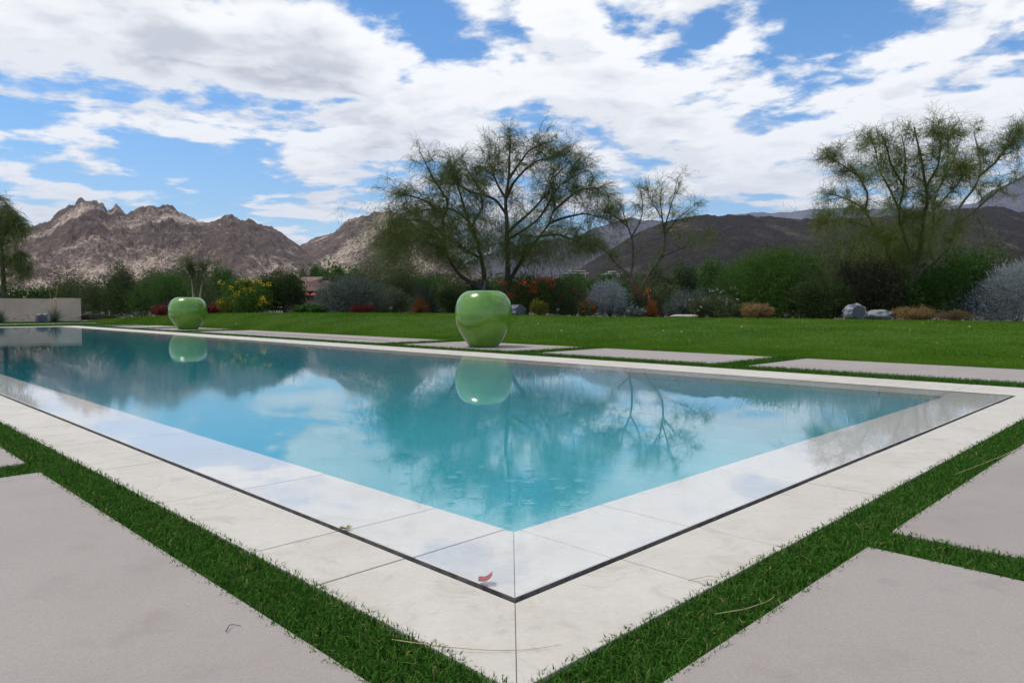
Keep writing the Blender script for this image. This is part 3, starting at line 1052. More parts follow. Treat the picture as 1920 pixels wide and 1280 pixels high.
SH = {
    'olive': leafy('olive_leaf', [(0.05, 0.066, 0.024), (0.085, 0.107, 0.04), (0.135, 0.155, 0.065)]),
    'dark': leafy('dark_leaf', [(0.028, 0.047, 0.014), (0.05, 0.078, 0.021), (0.085, 0.125, 0.034)]),
    'brown': leafy('brownish_leaf', [(0.03, 0.036, 0.018), (0.05, 0.056, 0.026), (0.10, 0.075, 0.045)]),
    'green': leafy('green_leaf', [(0.03, 0.07, 0.011), (0.055, 0.12, 0.019), (0.09, 0.17, 0.033)]),
    'bright': leafy('bright_leaf', [(0.035, 0.085, 0.008), (0.06, 0.13, 0.015), (0.10, 0.18, 0.03)]),
    'grey': leafy('grey_green_leaf', [(0.055, 0.075, 0.055), (0.10, 0.125, 0.095), (0.17, 0.20, 0.16)]),
    'silver': leafy('silver_leaf', [(0.17, 0.19, 0.19), (0.30, 0.32, 0.32), (0.46, 0.48, 0.47)]),
    'tan': leafy('dry_tan_leaf', [(0.16, 0.10, 0.04), (0.28, 0.18, 0.07), (0.36, 0.25, 0.11)]),
    'yellow': leafy('yellow_petal', [(0.60, 0.38, 0.01), (0.75, 0.52, 0.02)]),
    'lime': leafy('yellow_green_leaf', [(0.12, 0.13, 0.012), (0.25, 0.24, 0.03)]),
    'red': leafy('red_petal', [(0.42, 0.025, 0.012), (0.58, 0.05, 0.018), (0.62, 0.09, 0.025)]),
    'crimson': leafy('dull_red_leaf', [(0.10, 0.022, 0.016), (0.20, 0.035, 0.025)]),
    'pink': leafy('pink_petal', [(0.42, 0.03, 0.10), (0.5, 0.06, 0.10)]),
    'white': leafy('white_petal', [(0.6, 0.6, 0.56), (0.75, 0.75, 0.72)]),
    'rust': leafy('rusty_spike', [(0.10, 0.09, 0.02), (0.24, 0.10, 0.03), (0.32, 0.08, 0.035)]),
    'twig': leafy('green_twig', [(0.09, 0.115, 0.02), (0.145, 0.18, 0.035), (0.22, 0.25, 0.06)], 0.6, 0.2),
    'twigdark': leafy('dark_green_twig', [(0.07, 0.09, 0.022), (0.115, 0.145, 0.036), (0.18, 0.21, 0.06)], 0.6, 0.2),
    'spear': leafy('grey_green_spear', [(0.05, 0.07, 0.045), (0.09, 0.115, 0.075), (0.15, 0.175, 0.12)]),
}


def shrub(name, label, px, ytop, wpx, off, pal, n=6000, leaf=(0.07, 0.03), K=9, cat='shrub', D=None, group=None, flowers=None, shoots=0, ry=None, rag=0.5):
    D = D if D else float(crest(px)[0]) + off
    x, zb, h = place(px, ytop, D)
    rx = wpx / F * D / 2
    o = thing(name, label, cat, (x, D, zb), group)
    ry_ = ry or min(rx, 0.9 * h + 0.3)
    n = int(n * 1.8)
    P, d = lobes_sample(n, rx, ry_, h, K, rag)
    V, Fc = leaf_quads(P, d, leaf[0] * 1.2, leaf[1] * 1.3)
    rn = np.repeat(np.clip(0.5 + 0.6 * fbm(P[:, 0] * 2 + px, P[:, 2] * 2 + P[:, 1], 3) + RNG.normal(0, 0.22, len(P)), 0, 1), 4)
    parts = [(V, Fc)]
    if shoots:
        i = RNG.integers(0, len(P), shoots)
        out_ = unit(d[i] + np.array([0, 0, 0.45]) + RNG.normal(0, 0.25, (shoots, 3)))
        L = RNG.uniform(0.06, 0.17, shoots)[:, None] * np.clip(h, 0.8, 1.6)
        s = np.linspace(0, 1, 3)[None, :, None]
        Pp = P[i][:, None] + out_[:, None] * L[:, None] * s * 0.7
        v2, f2 = ribbons(Pp, np.repeat(np.array([[0.010, 0.008, 0.001]]), shoots, 0))
        parts.append((v2, f2))
        rn = np.concatenate([rn, np.repeat(RNG.uniform(0.3, 1, shoots), 6)])
    V, Fc = join(parts)
    mesh_np('foliage', V, [Fc], SH[pal], o, rnd=rn)
    V, Fc = stems(12, rx * 0.8, ry_ * 0.8, h)
    mesh_np('stems', V, [Fc], M['bark'], o)
    if flowers:
        fp, fn, fs, zmin = flowers
        cand = np.nonzero((P[:, 2] > zmin * h) & (d[:, 1] < 0.4))[0]
        c = P[RNG.choice(cand, fn)] + np.array([0, -0.03, 0.04])
        Q = np.repeat(c, 14, 0) + RNG.normal(0, fs, (fn * 14, 3))
        V, Fc = leaf_quads(Q, np.zeros_like(Q), fs * 1.5, fs * 0.9)
        tag(mesh_np('flowers', V, [Fc], SH[fp], o, rnd=np.repeat(RNG.uniform(0, 1, len(Q)), 4)), kind='stuff')
    return o


def spiky(name, label, px, ytop, wpx, off, pal, n, wid, D=None, droop=0.2, stalks=0, stalkpal='crimson', stalktop=None, cat='plant', group=None, tipdry=False):
    """rosette of long narrow leaves"""
    D = D if D else float(crest(px)[0]) + off
    x, zb, h = place(px, ytop, D)
    rx = wpx / F * D / 2
    o = thing(name, label, cat, (x, D, zb), group)
    th = RNG.uniform(0, 2 * math.pi, n)
    el_ = np.arcsin(RNG.uniform(0.08, 1.0, n))
    L = RNG.uniform(0.75, 1.05, n)
    d = np.stack([np.cos(th) * np.cos(el_) * rx, np.sin(th) * np.cos(el_) * rx, np.sin(el_) * h], 1) * L[:, None]
    s = np.linspace(0, 1, 5)[None, :, None]
    P = d[:, None] * s
    P[:, :, 2] += 0.03 - (np.cos(el_) * droop * h)[:, None] * (s[..., 0] ** 2)
    P[:, :, 2] = np.maximum(P[:, :, 2], 0.005)
    V, Fc = ribbons(P, np.repeat(np.array([[1, 0.9, 0.7, 0.45, 0.05]]) * wid, n, 0))
    mesh_np('leaves', V, [Fc], SH[pal], o, rnd=np.repeat(RNG.uniform(0, 1, n), 10))
    if stalks:
        for i in range(stalks):
            tx, ty = stalktop[i]
            tp = at(tx, ty, D) - np.array([x, D, zb])
            s = np.linspace(0, 1, 8)
            Pc = np.stack([tp[0] * s ** 1.6, RNG.normal(0, 0.05) * s, tp[2] * s ** 0.9], 1)[None]
            V, Fc = tubes(Pc, np.linspace(0.012, 0.006, 8)[None], 5)
            stk = mesh_np('flower_stalk', V, [Fc], M['straw'], o)
            c = Pc[0][RNG.integers(4, 8, 40)] + RNG.normal(0, 0.05, (40, 3))
            V, Fc = leaf_quads(c, np.zeros_like(c), 0.07, 0.04)
            tag(mesh_np('blossoms', V, [Fc], SH[stalkpal], stk, rnd=np.repeat(RNG.uniform(0, 1, 40), 4)), kind='stuff')
    return o


# --- trees with fine weeping twigs


def resample(P, k):
    P = np.asarray(P, float)
    d = np.r_[0, np.cumsum(np.linalg.norm(np.diff(P, axis=0), axis=1))]
    s = np.linspace(0, d[-1], k)
    Q = np.stack([np.interp(s, d, P[:, i]) for i in range(3)], 1)
    for _ in range(2):
        Q[1:-1] = 0.25 * Q[:-2] + 0.5 * Q[1:-1] + 0.25 * Q[2:]
    return Q, d[-1]


def spawn(Pp, n, lo, hi, length, up, spread, droop, k, wig=0.06, taper=(1.0, 0.0)):
    """children of parent polylines Pp (m,kp,3)"""
    m_, kp, _ = Pp.shape
    i = RNG.integers(0, m_, n)
    f = RNG.uniform(lo, hi, n) * (kp - 1)
    j = np.minimum(f.astype(int), kp - 2)
    fr_ = (f - j)[:, None]
    p0 = Pp[i, j] * (1 - fr_) + Pp[i, j + 1] * fr_
    T = unit(Pp[i, j + 1] - Pp[i, j])
    d = unit(T * 0.7 + RNG.normal(size=(n, 3)) * spread + np.array([0, 0, up]))
    L = (length * RNG.uniform(0.5, 1.3, n) * (taper[0] - taper[1] * f / (kp - 1)))[:, None, None]
    s = np.linspace(0, 1, k)[None, :, None]
    P = p0[:, None] + d[:, None] * L * s
    P[:, :, 2] -= (L * droop)[..., 0] * s[..., 0] ** 2
    wv = np.cumsum(RNG.normal(0, wig, (n, k, 3)), 1) * L * (s > 0)
    return P + wv


def tree(name, label, limbs, D, base, pal, counts, lens, twig, droop, barkm, r0=0.09, depth=0.5, up=0.45, hang=None, tw=0.0034, squeeze=0.93):
    """limbs: pixel polylines (with start radius factor); base pixel of the trunk on the ground"""
    x, zb = at(base[0], 574, D)[0], 0
    zb = gz(x, D)
    org = np.array([x, D, zb])
    o = thing(name, label, 'tree', tuple(org))
    curves, tub, proj = [], [], []
    for (rf, pts) in limbs:
        pts = [(qx, base[1] - (base[1] - qy) * squeeze) for qx, qy in pts]
        sl = RNG.uniform(-depth, depth)
        P = []
        lat = 0
        for a, (qx, qy) in enumerate(pts):
            if a:
                lat += math.hypot(qx - pts[a - 1][0], qy - pts[a - 1][1]) / F * D
            if a == 0:
                y_st, snap = D, None
                for C_, pj in zip(curves, proj):      # a side limb starts on the limb it grows from
                    dd_ = np.hypot(pj[:, 0] - qx, pj[:, 1] - qy)
                    if dd_.min() < 16 and (snap is None or dd_.min() < best):
                        best = dd_.min()
                        snap = C_[dd_.argmin()]
                if snap is not None:
                    y_st = snap[1] + D
                    P.append(snap)
                    continue
            P.append(at(qx, qy, y_st + sl * lat) - org)
        Q, L = resample(P, 24)
        wob = np.cumsum(RNG.normal(0, 0.006, (22, 3)), 0) * L * 0.3
        Q[1:-1] += wob * np.sin(np.linspace(0, math.pi, 22))[:, None]
        fine_ = np.stack([np.interp(np.linspace(0, 23, 120), np.arange(24), Q[:, i]) for i in range(3)], 1)
        wq = fine_ + org - np.array([0, 0, H])
        cz, sz_ = math.cos(PITCH), math.sin(PITCH)
        dep = wq[:, 1] * cz - wq[:, 2] * sz_
        vz = wq[:, 1] * sz_ + wq[:, 2] * cz
        proj.append(np.stack([960 + F * wq[:, 0] / dep, 640 - F * vz / dep], 1))
        full = fine_
        curves.append(full)
        v, f = tubes(Q[None], (r0 * rf * np.linspace(1, 0.16, 24) ** 0.9)[None], 7)
        tub.append((v, f))
    PP = np.stack(curves)
    c1 = spawn(PP, counts[0], 0.22, 1.0, lens[0], up, 0.62, 0.22, 7, 0.07, (1.25, 0.72))
    c2 = spawn(np.concatenate([c1]), counts[1], 0.15, 1.0, lens[1], up * 0.5, 0.6, 0.2, 6)
    v, f = tubes(c1, np.repeat((r0 * 0.10 * np.linspace(1, 0.3, 7))[None], len(c1), 0), 4)
    tub.append((v, f))
    V, Fc = join(tub)
    mesh_np('trunk', V, [Fc], barkm, o, smooth=True)
    tubes2 = tubes(c2, np.repeat((r0 * 0.045 * np.linspace(1, 0.35, 6))[None], len(c2), 0), 3)
    src = c2
    t1 = spawn(src, counts[2], 0.05, 1.0, twig, up * 0.3, 0.62, droop, 4, 0.05)
    c1r = spawn(c1, counts[2] // 6, 0.2, 1.0, twig, 0.1, 0.7, droop, 4, 0.05)
    t1 = np.concatenate([t1, c1r])
    if hang:
        hp = []
        for (hx, hy, hrx, hry, hn) in hang:           # hanging clumps of foliage low in the crown
            c = np.stack([at(hx + RNG.normal(0, hrx / 2), hy + RNG.normal(0, hry / 2), D + RNG.normal(0, 0.8)) - org for _ in range(max(4, hn // 7))])
            i = RNG.integers(0, len(c), hn)
            p0 = c[i] + RNG.normal(0, 0.12, (hn, 3))
            d = unit(RNG.normal(size=(hn, 3)) * 0.55 + np.array([0, 0, -0.25]))
            L = RNG.uniform(0.2, 0.5, hn)[:, None, None]
            s = np.linspace(0, 1, 4)[None, :, None]
            P = p0[:, None] + d[:, None] * L * s
            P[:, :, 2] -= L[..., 0] * 0.35 * s[..., 0] ** 2
            hp.append(P)
        t1 = np.concatenate([t1] + hp)
    v2, f2 = ribbons(t1, np.repeat(np.array([[1, 0.9, 0.7, 0.25]]) * tw, len(t1), 0))
    V, Fc = join([tubes2, (v2, f2)])
    rn = np.concatenate([np.full(len(tubes2[0]), 0.2), np.repeat(RNG.uniform(0, 1, len(t1)), 8)])
    mesh_np('crown', V, [Fc], SH[pal], o, rnd=rn)
    return o


CT = [
    (1.0, [(914, 560), (908, 540), (880, 527), (857, 508), (845, 488), (836, 465), (827, 450)]),
    (0.55, [(836, 466), (812, 452), (785, 442), (755, 450), (728, 470)]),
    (0.55, [(836, 466), (832, 420), (830, 390), (806, 366), (780, 355), (728, 347)]),
    (0.5, [(832, 430), (800, 405), (765, 398), (735, 410), (712, 435)]),
    (0.5, [(832, 400), (842, 366), (826, 340), (811, 313), (797, 285), (787, 262)]),
    (0.8, [(912, 545), (907, 505), (903, 475), (893, 435), (880, 405), (870, 370), (858, 330), (848, 295)]),
    (0.45, [(893, 435), (876, 400), (850, 380), (815, 378), (775, 385), (745, 392)]),
    (0.45, [(888, 415), (905, 375), (900, 340), (880, 310), (872, 288)]),
    (1.0, [(948, 550), (953, 515), (952, 470), (952, 430), (950, 395), (948, 357), (955, 320), (956, 270), (957, 238)]),
    (0.5, [(950, 390), (930, 360), (905, 350), (880, 345), (850, 322), (843, 290)]),
    (0.5, [(949, 360), (963, 325), (985, 300), (1006, 282), (1056, 270)]),
    (0.45, [(949, 360), (930, 325), (918, 290), (917, 262)]),
    (0.5, [(955, 320), (975, 285), (990, 262), (1020, 247)]),
    (0.85, [(953, 545), (960, 515), (974, 488), (993, 458), (1012, 433), (1030, 407), (1037, 382), (1042, 370)]),
    (0.5, [(1030, 408), (1060, 396), (1095, 388), (1132, 398)]),
    (0.5, [(951, 428), (970, 408), (990, 390), (1010, 365), (1030, 345), (1038, 315), (1075, 280)]),
    (0.5, [(1037, 385), (1060, 360), (1085, 340), (1115, 335), (1135, 350)]),
    (0.45, [(1012, 433), (1045, 430), (1080, 445), (1110, 468)]),
    (0.4, [(952, 440), (985, 420), (1010, 400), (1050, 330), (1100, 300)]),
    (0.5, [(905, 480), (870, 460), (850, 440), (800, 420)]),
]
tree('palo_verde_tree', 'wide multi-trunk desert tree with wispy drooping crown behind the nearer apple', CT, 27.0, (914, 560), 'twigdark',
     (460, 5000, 42000), (1.15, 0.5), 0.38, 0.38, M['bark'], 0.115, 0.45,
     hang=[(790, 460, 120, 55, 4200), (880, 455, 120, 50, 5200), (965, 445, 110, 55, 5600), (1020, 455, 90, 50, 3600), (850, 410, 100, 40, 2400), (750, 445, 80, 70, 2800), (1065, 460, 60, 35, 1000)])

ST = [
    (0.8, [(1190, 556), (1184, 527), (1181, 514), (1189, 498), (1191, 470), (1190, 445), (1186, 429), (1176, 405), (1168, 381), (1158, 362)]),
    (0.45, [(1188, 435), (1197, 410), (1203, 392), (1204, 370), (1202, 345)]),
    (0.8, [(1203, 558), (1208, 532), (1214, 511), (1228, 493), (1242, 479), (1246, 455), (1247, 429), (1240, 397), (1237, 360), (1242, 326)]),
    (0.45, [(1246, 430), (1262, 410), (1275, 395), (1308, 366)]),
    (0.45, [(1247, 420), (1256, 380), (1266, 346), (1270, 315)]),
    (0.4, [(1242, 479), (1262, 466), (1284, 456), (1330, 430)]),
    (0.5, [(1182, 515), (1158, 493), (1141, 471), (1117, 450)]),
    (0.35, [(1240, 400), (1225, 370), (1212, 345)]),
    (0.35, [(1180, 415), (1160, 400), (1140, 385)]),
]
tree('young_palo_verde_tree', 'slender open young desert tree in front of the dark hill', ST, 26.0, (1196, 556), 'twig',
     (150, 1200, 7000), (0.72, 0.38), 0.24, 0.10, M['bark'], 0.07, 0.4, up=0.6, tw=0.0032,
     hang=[(1290, 440, 50, 25, 250), (1110, 455, 30, 20, 150)])

RT = [
    (1.0, [(1706, 590), (1706, 548), (1714, 515), (1717, 487), (1728, 455), (1730, 431), (1728, 401), (1740, 361), (1731, 312), (1722, 255), (1714, 212)]),
    (0.8, [(1712, 530), (1722, 508), (1745, 488), (1780, 455), (1794, 412), (1797, 377), (1825, 342), (1843, 307), (1832, 250), (1826, 222)]),
    (0.5, [(1798, 411), (1825, 382), (1850, 356), (1878, 333), (1912, 318)]),
    (0.5, [(1840, 312), (1865, 285), (1890, 250), (1912, 228)]),
    (0.6, [(1748, 482), (1740, 450), (1750, 412), (1751, 361), (1768, 320), (1790, 270), (1800, 240)]),
    (0.6, [(1716, 490), (1696, 434), (1684, 398), (1689, 377), (1696, 323), (1700, 270), (1690, 228)]),
    (0.8, [(1702, 585), (1698, 558), (1686, 525), (1665, 478), (1649, 431), (1632, 410), (1623, 380), (1590, 358), (1552, 345)]),
    (0.45, [(1623, 382), (1628, 347), (1611, 314), (1585, 295), (1557, 275)]),
    (0.4, [(1640, 420), (1605, 405), (1575, 400), (1540, 408)]),
    (0.4, [(1690, 380), (1670, 340), (1650, 300), (1640, 250), (1630, 228)]),
    (0.4, [(1735, 335), (1760, 290), (1765, 240), (1745, 205)]),
    (0.4, [(1750, 380), (1775, 350), (1800, 320), (1815, 290)]),
    (0.4, [(1696, 330), (1670, 290), (1660, 250), (1650, 220)]),
    (0.4, [(1690, 520), (1700, 490), (1690, 470), (1660, 440)]),
]
tree('feathery_mesquite_tree', 'tall feathery green tree forking low beside the right silver bush', RT, 24.5, (1705, 590), 'twig',
     (340, 4000, 32000), (1.0, 0.45), 0.33, 0.28, M['greenbark'], 0.10, 0.45, up=0.55,
     hang=[(1640, 445, 120, 60, 2000), (1700, 430, 120, 60, 1600), (1760, 445, 90, 50, 900), (1600, 400, 90, 45, 1000)])

LT = [
    (1.0, [(6, 565), (8, 530), (7, 490), (5, 450), (4, 420), (-4, 385), (-10, 350)]),
    (0.6, [(6, 440), (14, 420), (24, 402), (33, 396), (40, 415)]),
    (0.6, [(7, 480), (20, 485), (30, 470), (42, 480), (46, 500)]),
    (0.6, [(5, 430), (-12, 400), (-30, 390), (-45, 410)]),
    (0.6, [(6, 480), (-10, 460), (-35, 450), (-50, 480)]),
    (0.5, [(0, 400), (8, 380), (14, 372), (20, 390)]),
]
tree('weeping_acacia_tree', 'dark weeping tree cut off by the left picture edge above the wall', LT, 44.0, (6, 565), 'twigdark',
     (80, 700, 5000), (0.55, 0.45), 0.5, 0.8, M['bark'], 0.14, 0.5, up=0.1, tw=0.011,
     hang=[(10, 450, 30, 60, 1500), (18, 500, 20, 40, 500), (-30, 470, 40, 60, 1000)])

# --- shrubs, left to right
S = shrub
S('clipped_hedge', 'low green hedge showing above the stucco wall at far left', 30, 538, 190, 0, 'green', 7000, (0.12, 0.07), 12, 'hedge', D=46, ry=1.2)
BT = 'desert trees behind the left end of the lawn'
S('smoke_tree', 'greyish purple bare desert tree right behind the stucco wall end', 112, 520, 70, 0, 'brown', 4000, (0.12, 0.02), 8, 'tree', D=50, group=BT)
S('grey_desert_tree', 'grey olive tree below the mountain talus, right of the stucco wall', 150, 508, 90, 0, 'olive', 9000, (0.10, 0.03), 12, 'tree', D=47, group=BT, shoots=500)
S('low_olive_tree', 'dark olive tree between the wall end and the left apple', 205, 522, 130, 0, 'dark', 11000, (0.10, 0.035), 12, 'tree', D=43, group=BT, shoots=500)
S('feathery_desert_tree', 'feathery olive tree with pointed top left of the left apple', 268, 494, 110, 0, 'olive', 12000, (0.10, 0.025), 14, 'tree', D=44, group=BT, shoots=900)
S('dense_desert_tree', 'dense dark green tree directly behind the left apple', 322, 512, 120, 0, 'green', 11000, (0.09, 0.03), 12, 'tree', D=42, group=BT, shoots=500)
S('tall_desert_tree', 'tallest olive tree rising above the left apple stem', 362, 480, 90, 0, 'olive', 9000, (0.09, 0.025), 14, 'tree', D=45, group=BT, shoots=800)
S('round_green_tree', 'bright green round tree right of the tall olive tree', 408, 500, 60, 0, 'bright', 7000, (0.13, 0.06), 9, 'tree', D=60, group=BT)
S('fan_palm_clump', 'blue grey palm clump above the yellow flowering shrub', 440, 512, 62, 0, 'grey', 4000, (0.35, 0.05), 9, 'palm', D=62)
for (bx, tx, ty, yb, lab) in ((362, 354, 495, 558, 'pale bare trunk leaning left behind the left apple'), (374, 381, 500, 556, 'pale thin trunk leaning right behind the left apple')):
    Dt = 38.0
    x = at(bx, 574, Dt)[0]
    zb = gz(x, Dt)
    o = thing('bare_sapling', lab, 'tree', (x, Dt, zb))
    tp = at(tx, ty, Dt) - np.array([x, Dt, zb])
    md = at(bx, yb, Dt) - np.array([x, Dt, zb])
    Q, _ = resample([(0, 0, -0.05), md, (md + tp) / 2 + np.array([0.05, 0, 0]), tp], 12)
    V, Fc = tubes(Q[None], np.linspace(0.05, 0.015, 12)[None], 6)
    mesh_np('trunk', V, [Fc], plain('pale_bark', (0.36, 0.28, 0.20), 0.8, 0.2, 8.0), o)
    c1 = spawn(Q[None], 30, 0.6, 1.0, 0.7, 0.5, 0.5, 0.1, 5)
    c2 = spawn(c1, 500, 0.1, 1.0, 0.35, 0.2, 0.6, 0.3, 4)
    V, Fc = join([tubes(c1, np.repeat(np.linspace(0.012, 0.004, 5)[None], 30, 0), 3), ribbons(c2, np.repeat(np.array([[1, 1, 0.7, 0.2]]) * 0.01, 500, 0))])
    mesh_np('crown', V, [Fc], SH['olive'], o, rnd=np.full(len(V), 0.6))
S('purple_groundcover', 'low dull purple groundcover beside the stucco wall end', 185, 590, 90, 2.0, 'brown', 2500, (0.06, 0.03), 8)
S('red_leaf_shrub', 'low red leaved shrub left of the left apple', 300, 574, 48, 1.2, 'crimson', 2600, (0.06, 0.03), 7)
S('red_leaf_shrub', 'low red leaved shrub right of the left apple', 397, 572, 44, 1.2, 'crimson', 2400, (0.06, 0.03), 7)
S('yellow_bells_shrub', 'green shrub covered in yellow flowers left of the tiled roof', 470, 525, 98, 1.8, 'bright', 8000, (0.08, 0.035), 12, flowers=('yellow', 70, 0.055, 0.25))
S('yellow_daisy_bush', 'small yellow flowered bush at the foot of the yellow flowering shrub', 425, 560, 36, 1.2, 'lime', 2500, (0.05, 0.02), 6, flowers=('yellow', 12, 0.035, 0.3))
S('dark_green_shrub', 'dark green shrub between the yellow flowers and the tiled roof', 533, 508, 74, 3.2, 'dark', 9000, (0.07, 0.03), 11)
S('low_green_plant', 'low leafy plants below the tiled roof', 583, 571, 56, 0.8, 'green', 2500, (0.08, 0.04), 8)
S('grey_sage_shrub', 'broad rounded grey green shrub in the left middle of the bed', 668, 521, 132, 2.2, 'grey', 15000, (0.075, 0.016), 9, shoots=2500, rag=0.12)
S('reddish_grass_tuft', 'low reddish brown tuft in front of the grey green shrub', 683, 572, 46, 0.6, 'crimson', 1600, (0.07, 0.014), 6)
S('bright_canopy_tree', 'bright green tree above the tiled roof', 620, 502, 64, 0, 'bright', 7000, (0.5, 0.24), 10, 'tree', D=165)
S('bright_canopy_tree', 'bright green tree crown half hidden behind the grey green shrub', 668, 507, 70, 0, 'bright', 7000, (0.5, 0.24), 10, 'tree', D=180)
S('palm_clump', 'dark palm clump at the left end of the bright tree above the roof', 576, 512, 34, 0, 'dark', 2500, (0.6, 0.12), 7, 'palm', D=150)
S('background_olive_tree', 'yellow olive feathery tree left behind the central tree', 735, 470, 120, 0, 'olive', 12000, (0.09, 0.02), 14, 'tree', D=34, shoots=900)
S('background_green_tree', 'green shrub mass under the left limb of the central tree', 780, 515, 130, 0, 'green', 9000, (0.09, 0.04), 12, 'shrub', D=36)
spiky('desert_spoon', 'grey green desert spoon rosette under the central tree', 795, 512, 84, 1.8, 'spear', 700, 0.010)
spiky('red_flowering_tuft', 'red and rust flowering tuft in front of the desert spoon', 787, 548, 50, 0.7, 'rust', 420, 0.008)
S('round_dark_shrub', 'small dark rounded shrub just left of the nearer apple', 845, 545, 44, 1.2, 'dark', 3500, (0.05, 0.025), 6)
S('leafy_mid_shrub', 'green leafy shrub hidden behind the nearer apple', 900, 530, 90, 3.0, 'green', 5000, (0.08, 0.03), 8)
S('bird_of_paradise_shrub', 'dark green shrub dotted with red flowers right of the nearer apple', 1015, 516, 145, 1.8, 'dark', 14000, (0.06, 0.022), 13, flowers=('red', 48, 0.055, 0.40), shoots=500)
S('yellow_succulent', 'small yellow green upright plant at the lawn edge right of the apple', 1012, 564, 30, 0.5, 'lime', 1400, (0.12, 0.014), 5, shoots=300)
S('silver_bush', 'small rounded silver bush in the middle of the bed', 1145, 528, 74, 1.2, 'silver', 5000, (0.06, 0.013), 7, shoots=1700, rag=0.15)
S('red_verbena', 'low red flowers left of the middle silver bush', 1095, 566, 44, 0.7, 'olive', 1500, (0.06, 0.03), 6, flowers=('red', 10, 0.04, 0.3))
spiky('red_tipped_aloe', 'red tipped spiky aloe right of the middle silver bush', 1222, 556, 36, 0.5, 'rust', 320, 0.012, droop=0.05, stalks=1, stalkpal='red', stalktop=[(1214, 541)])
S('pink_penstemon', 'magenta flowers at the foot of the young tree', 1197, 530, 34, 2.2, 'olive', 1600, (0.05, 0.02), 6, flowers=('pink', 10, 0.04, 0.5))
S('white_blackfoot_daisy', 'low white flowered clump between silver bush and aloe', 1190, 578, 40, 0.5, 'grey', 1400, (0.05, 0.02), 6, flowers=('white', 18, 0.02, 0.2))
S('grey_brittlebush', 'grey straggly bush right of the red tipped aloe', 1283, 545, 88, 1.8, 'grey', 6000, (0.055, 0.018), 10, shoots=500, flowers=('white', 12, 0.02, 0.3))
S('daisy_shrub', 'olive shrub with scattered white flowers left of the big bright bush', 1335, 556, 84, 1.0, 'olive', 6000, (0.05, 0.022), 9, flowers=('white', 26, 0.022, 0.2))
S('tall_white_flower_shrub', 'dark shrub topped with pale flowers against the big bright bush', 1352, 540, 60, 2.6, 'dark', 4000, (0.06, 0.025), 7, flowers=('white', 10, 0.03, 0.6))
S('round_park_tree', 'round dark green tree beyond the bed under the dark hill', 1290, 498, 62, 0, 'dark', 6000, (0.3, 0.15), 9, 'tree', D=110)
S('round_park_tree', 'lighter round green tree just left of the big bright bush', 1345, 492, 80, 0, 'green', 7000, (0.3, 0.15), 10, 'tree', D=105)
S('round_park_tree', 'small yellow green tree behind the young open tree', 1225, 502, 70, 0, 'olive', 6000, (0.3, 0.12), 9, 'tree', D=95)
S('round_park_tree', 'green round tree beside the distant white house', 1130, 517, 40, 0, 'green', 4000, (0.35, 0.16), 8, 'tree', D=130)
S('feathery_bright_bush', 'big feathery bright green bush in the right middle', 1450, 470, 172, 3.2, 'bright', 22000, (0.13, 0.014), 12, shoots=1500, rag=0.15)
S('dry_tan_shrub', 'low dried tan shrub in front of the big bright bush', 1422, 570, 58, 0.6, 'tan', 2500, (0.09, 0.018), 8)
S('dark_creosote_shrub', 'dark green upright shrub left of the right rock speaker', 1525, 506, 120, 1.8, 'dark', 14000, (0.09, 0.018), 10, shoots=1500)
S('olive_backdrop_tree', 'olive mesquite mass behind the dark shrubs at right', 1600, 440, 150, 0, 'olive', 16000, (0.10, 0.025), 16, 'tree', D=30, shoots=900)
S('dark_brown_shrub', 'very dark brownish shrub behind the right rock speaker', 1620, 490, 120, 2.4, 'brown', 13000, (0.07, 0.03), 11)
S('dark_backdrop_shrub', 'green shrub behind the trunk of the tall feathery tree', 1700, 505, 80, 5.0, 'green', 7000, (0.08, 0.03), 9)
S('glossy_green_shrub', 'broad green shrub between the feathery tree and right silver bush', 1795, 480, 150, 2.2, 'green', 16000, (0.075, 0.032), 12)
S('large_silver_bush', 'large silver grey bush cut off by the right picture edge', 1905, 492, 176, 1.2, 'silver', 16000, (0.06, 0.013), 9, shoots=5000, rag=0.12)
S('ochre_grass', 'ochre dry grasses at the foot of the feathery tree', 1725, 576, 80, 0.5, 'tan', 1500, (0.16, 0.010), 9, 'grass')
S('ochre_grass', 'short ochre seedheads in front of the broad green shrub', 1790, 582, 50, 0.4, 'tan', 800, (0.10, 0.012), 7, 'grass')
# yuccas at the wall
spiky('red_yucca', 'spiky yucca with tall flower stalks before the stucco wall', 100, 570, 46, 0, 'spear', 150, 0.012, D=33.0, droop=0.05, stalks=2, stalktop=[(86, 520), (110, 522)])
spiky('red_yucca', 'spiky yucca at the left picture edge before the wall', 0, 578, 40, 0, 'spear', 130, 0.012, D=31.5, droop=0.05, stalks=1, stalktop=[(66, 592)])

# wispy shrub band filling the bed behind the front row
FILL = [(455, 545, 'olive', 'olive shrub behind the yellow flowering shrub'), (725, 540, 'olive', 'olive shrub right of the broad grey green shrub'),
        (870, 520, 'olive', 'olive shrub behind the central tree trunks'), (960, 528, 'green', 'green shrub between the central tree trunks'), (1075, 530, 'olive', 'olive shrub right behind the red flowered shrub'),
        (1160, 535, 'green', 'green shrub behind the middle silver bush'), (1240, 535, 'olive', 'olive shrub behind the red tipped aloe'), (1390, 520, 'dark', 'dark shrub left under the big bright bush'),
        (1560, 500, 'olive', 'olive shrub above the dark upright shrub'), (1880, 470, 'olive', 'olive shrub rising behind the large silver bush')]
for (fx, fy, fp, fl) in FILL:
    S('backdrop_shrub', fl, fx, fy, 110, 6.0, fp, 5000, (0.09, 0.03), 10)
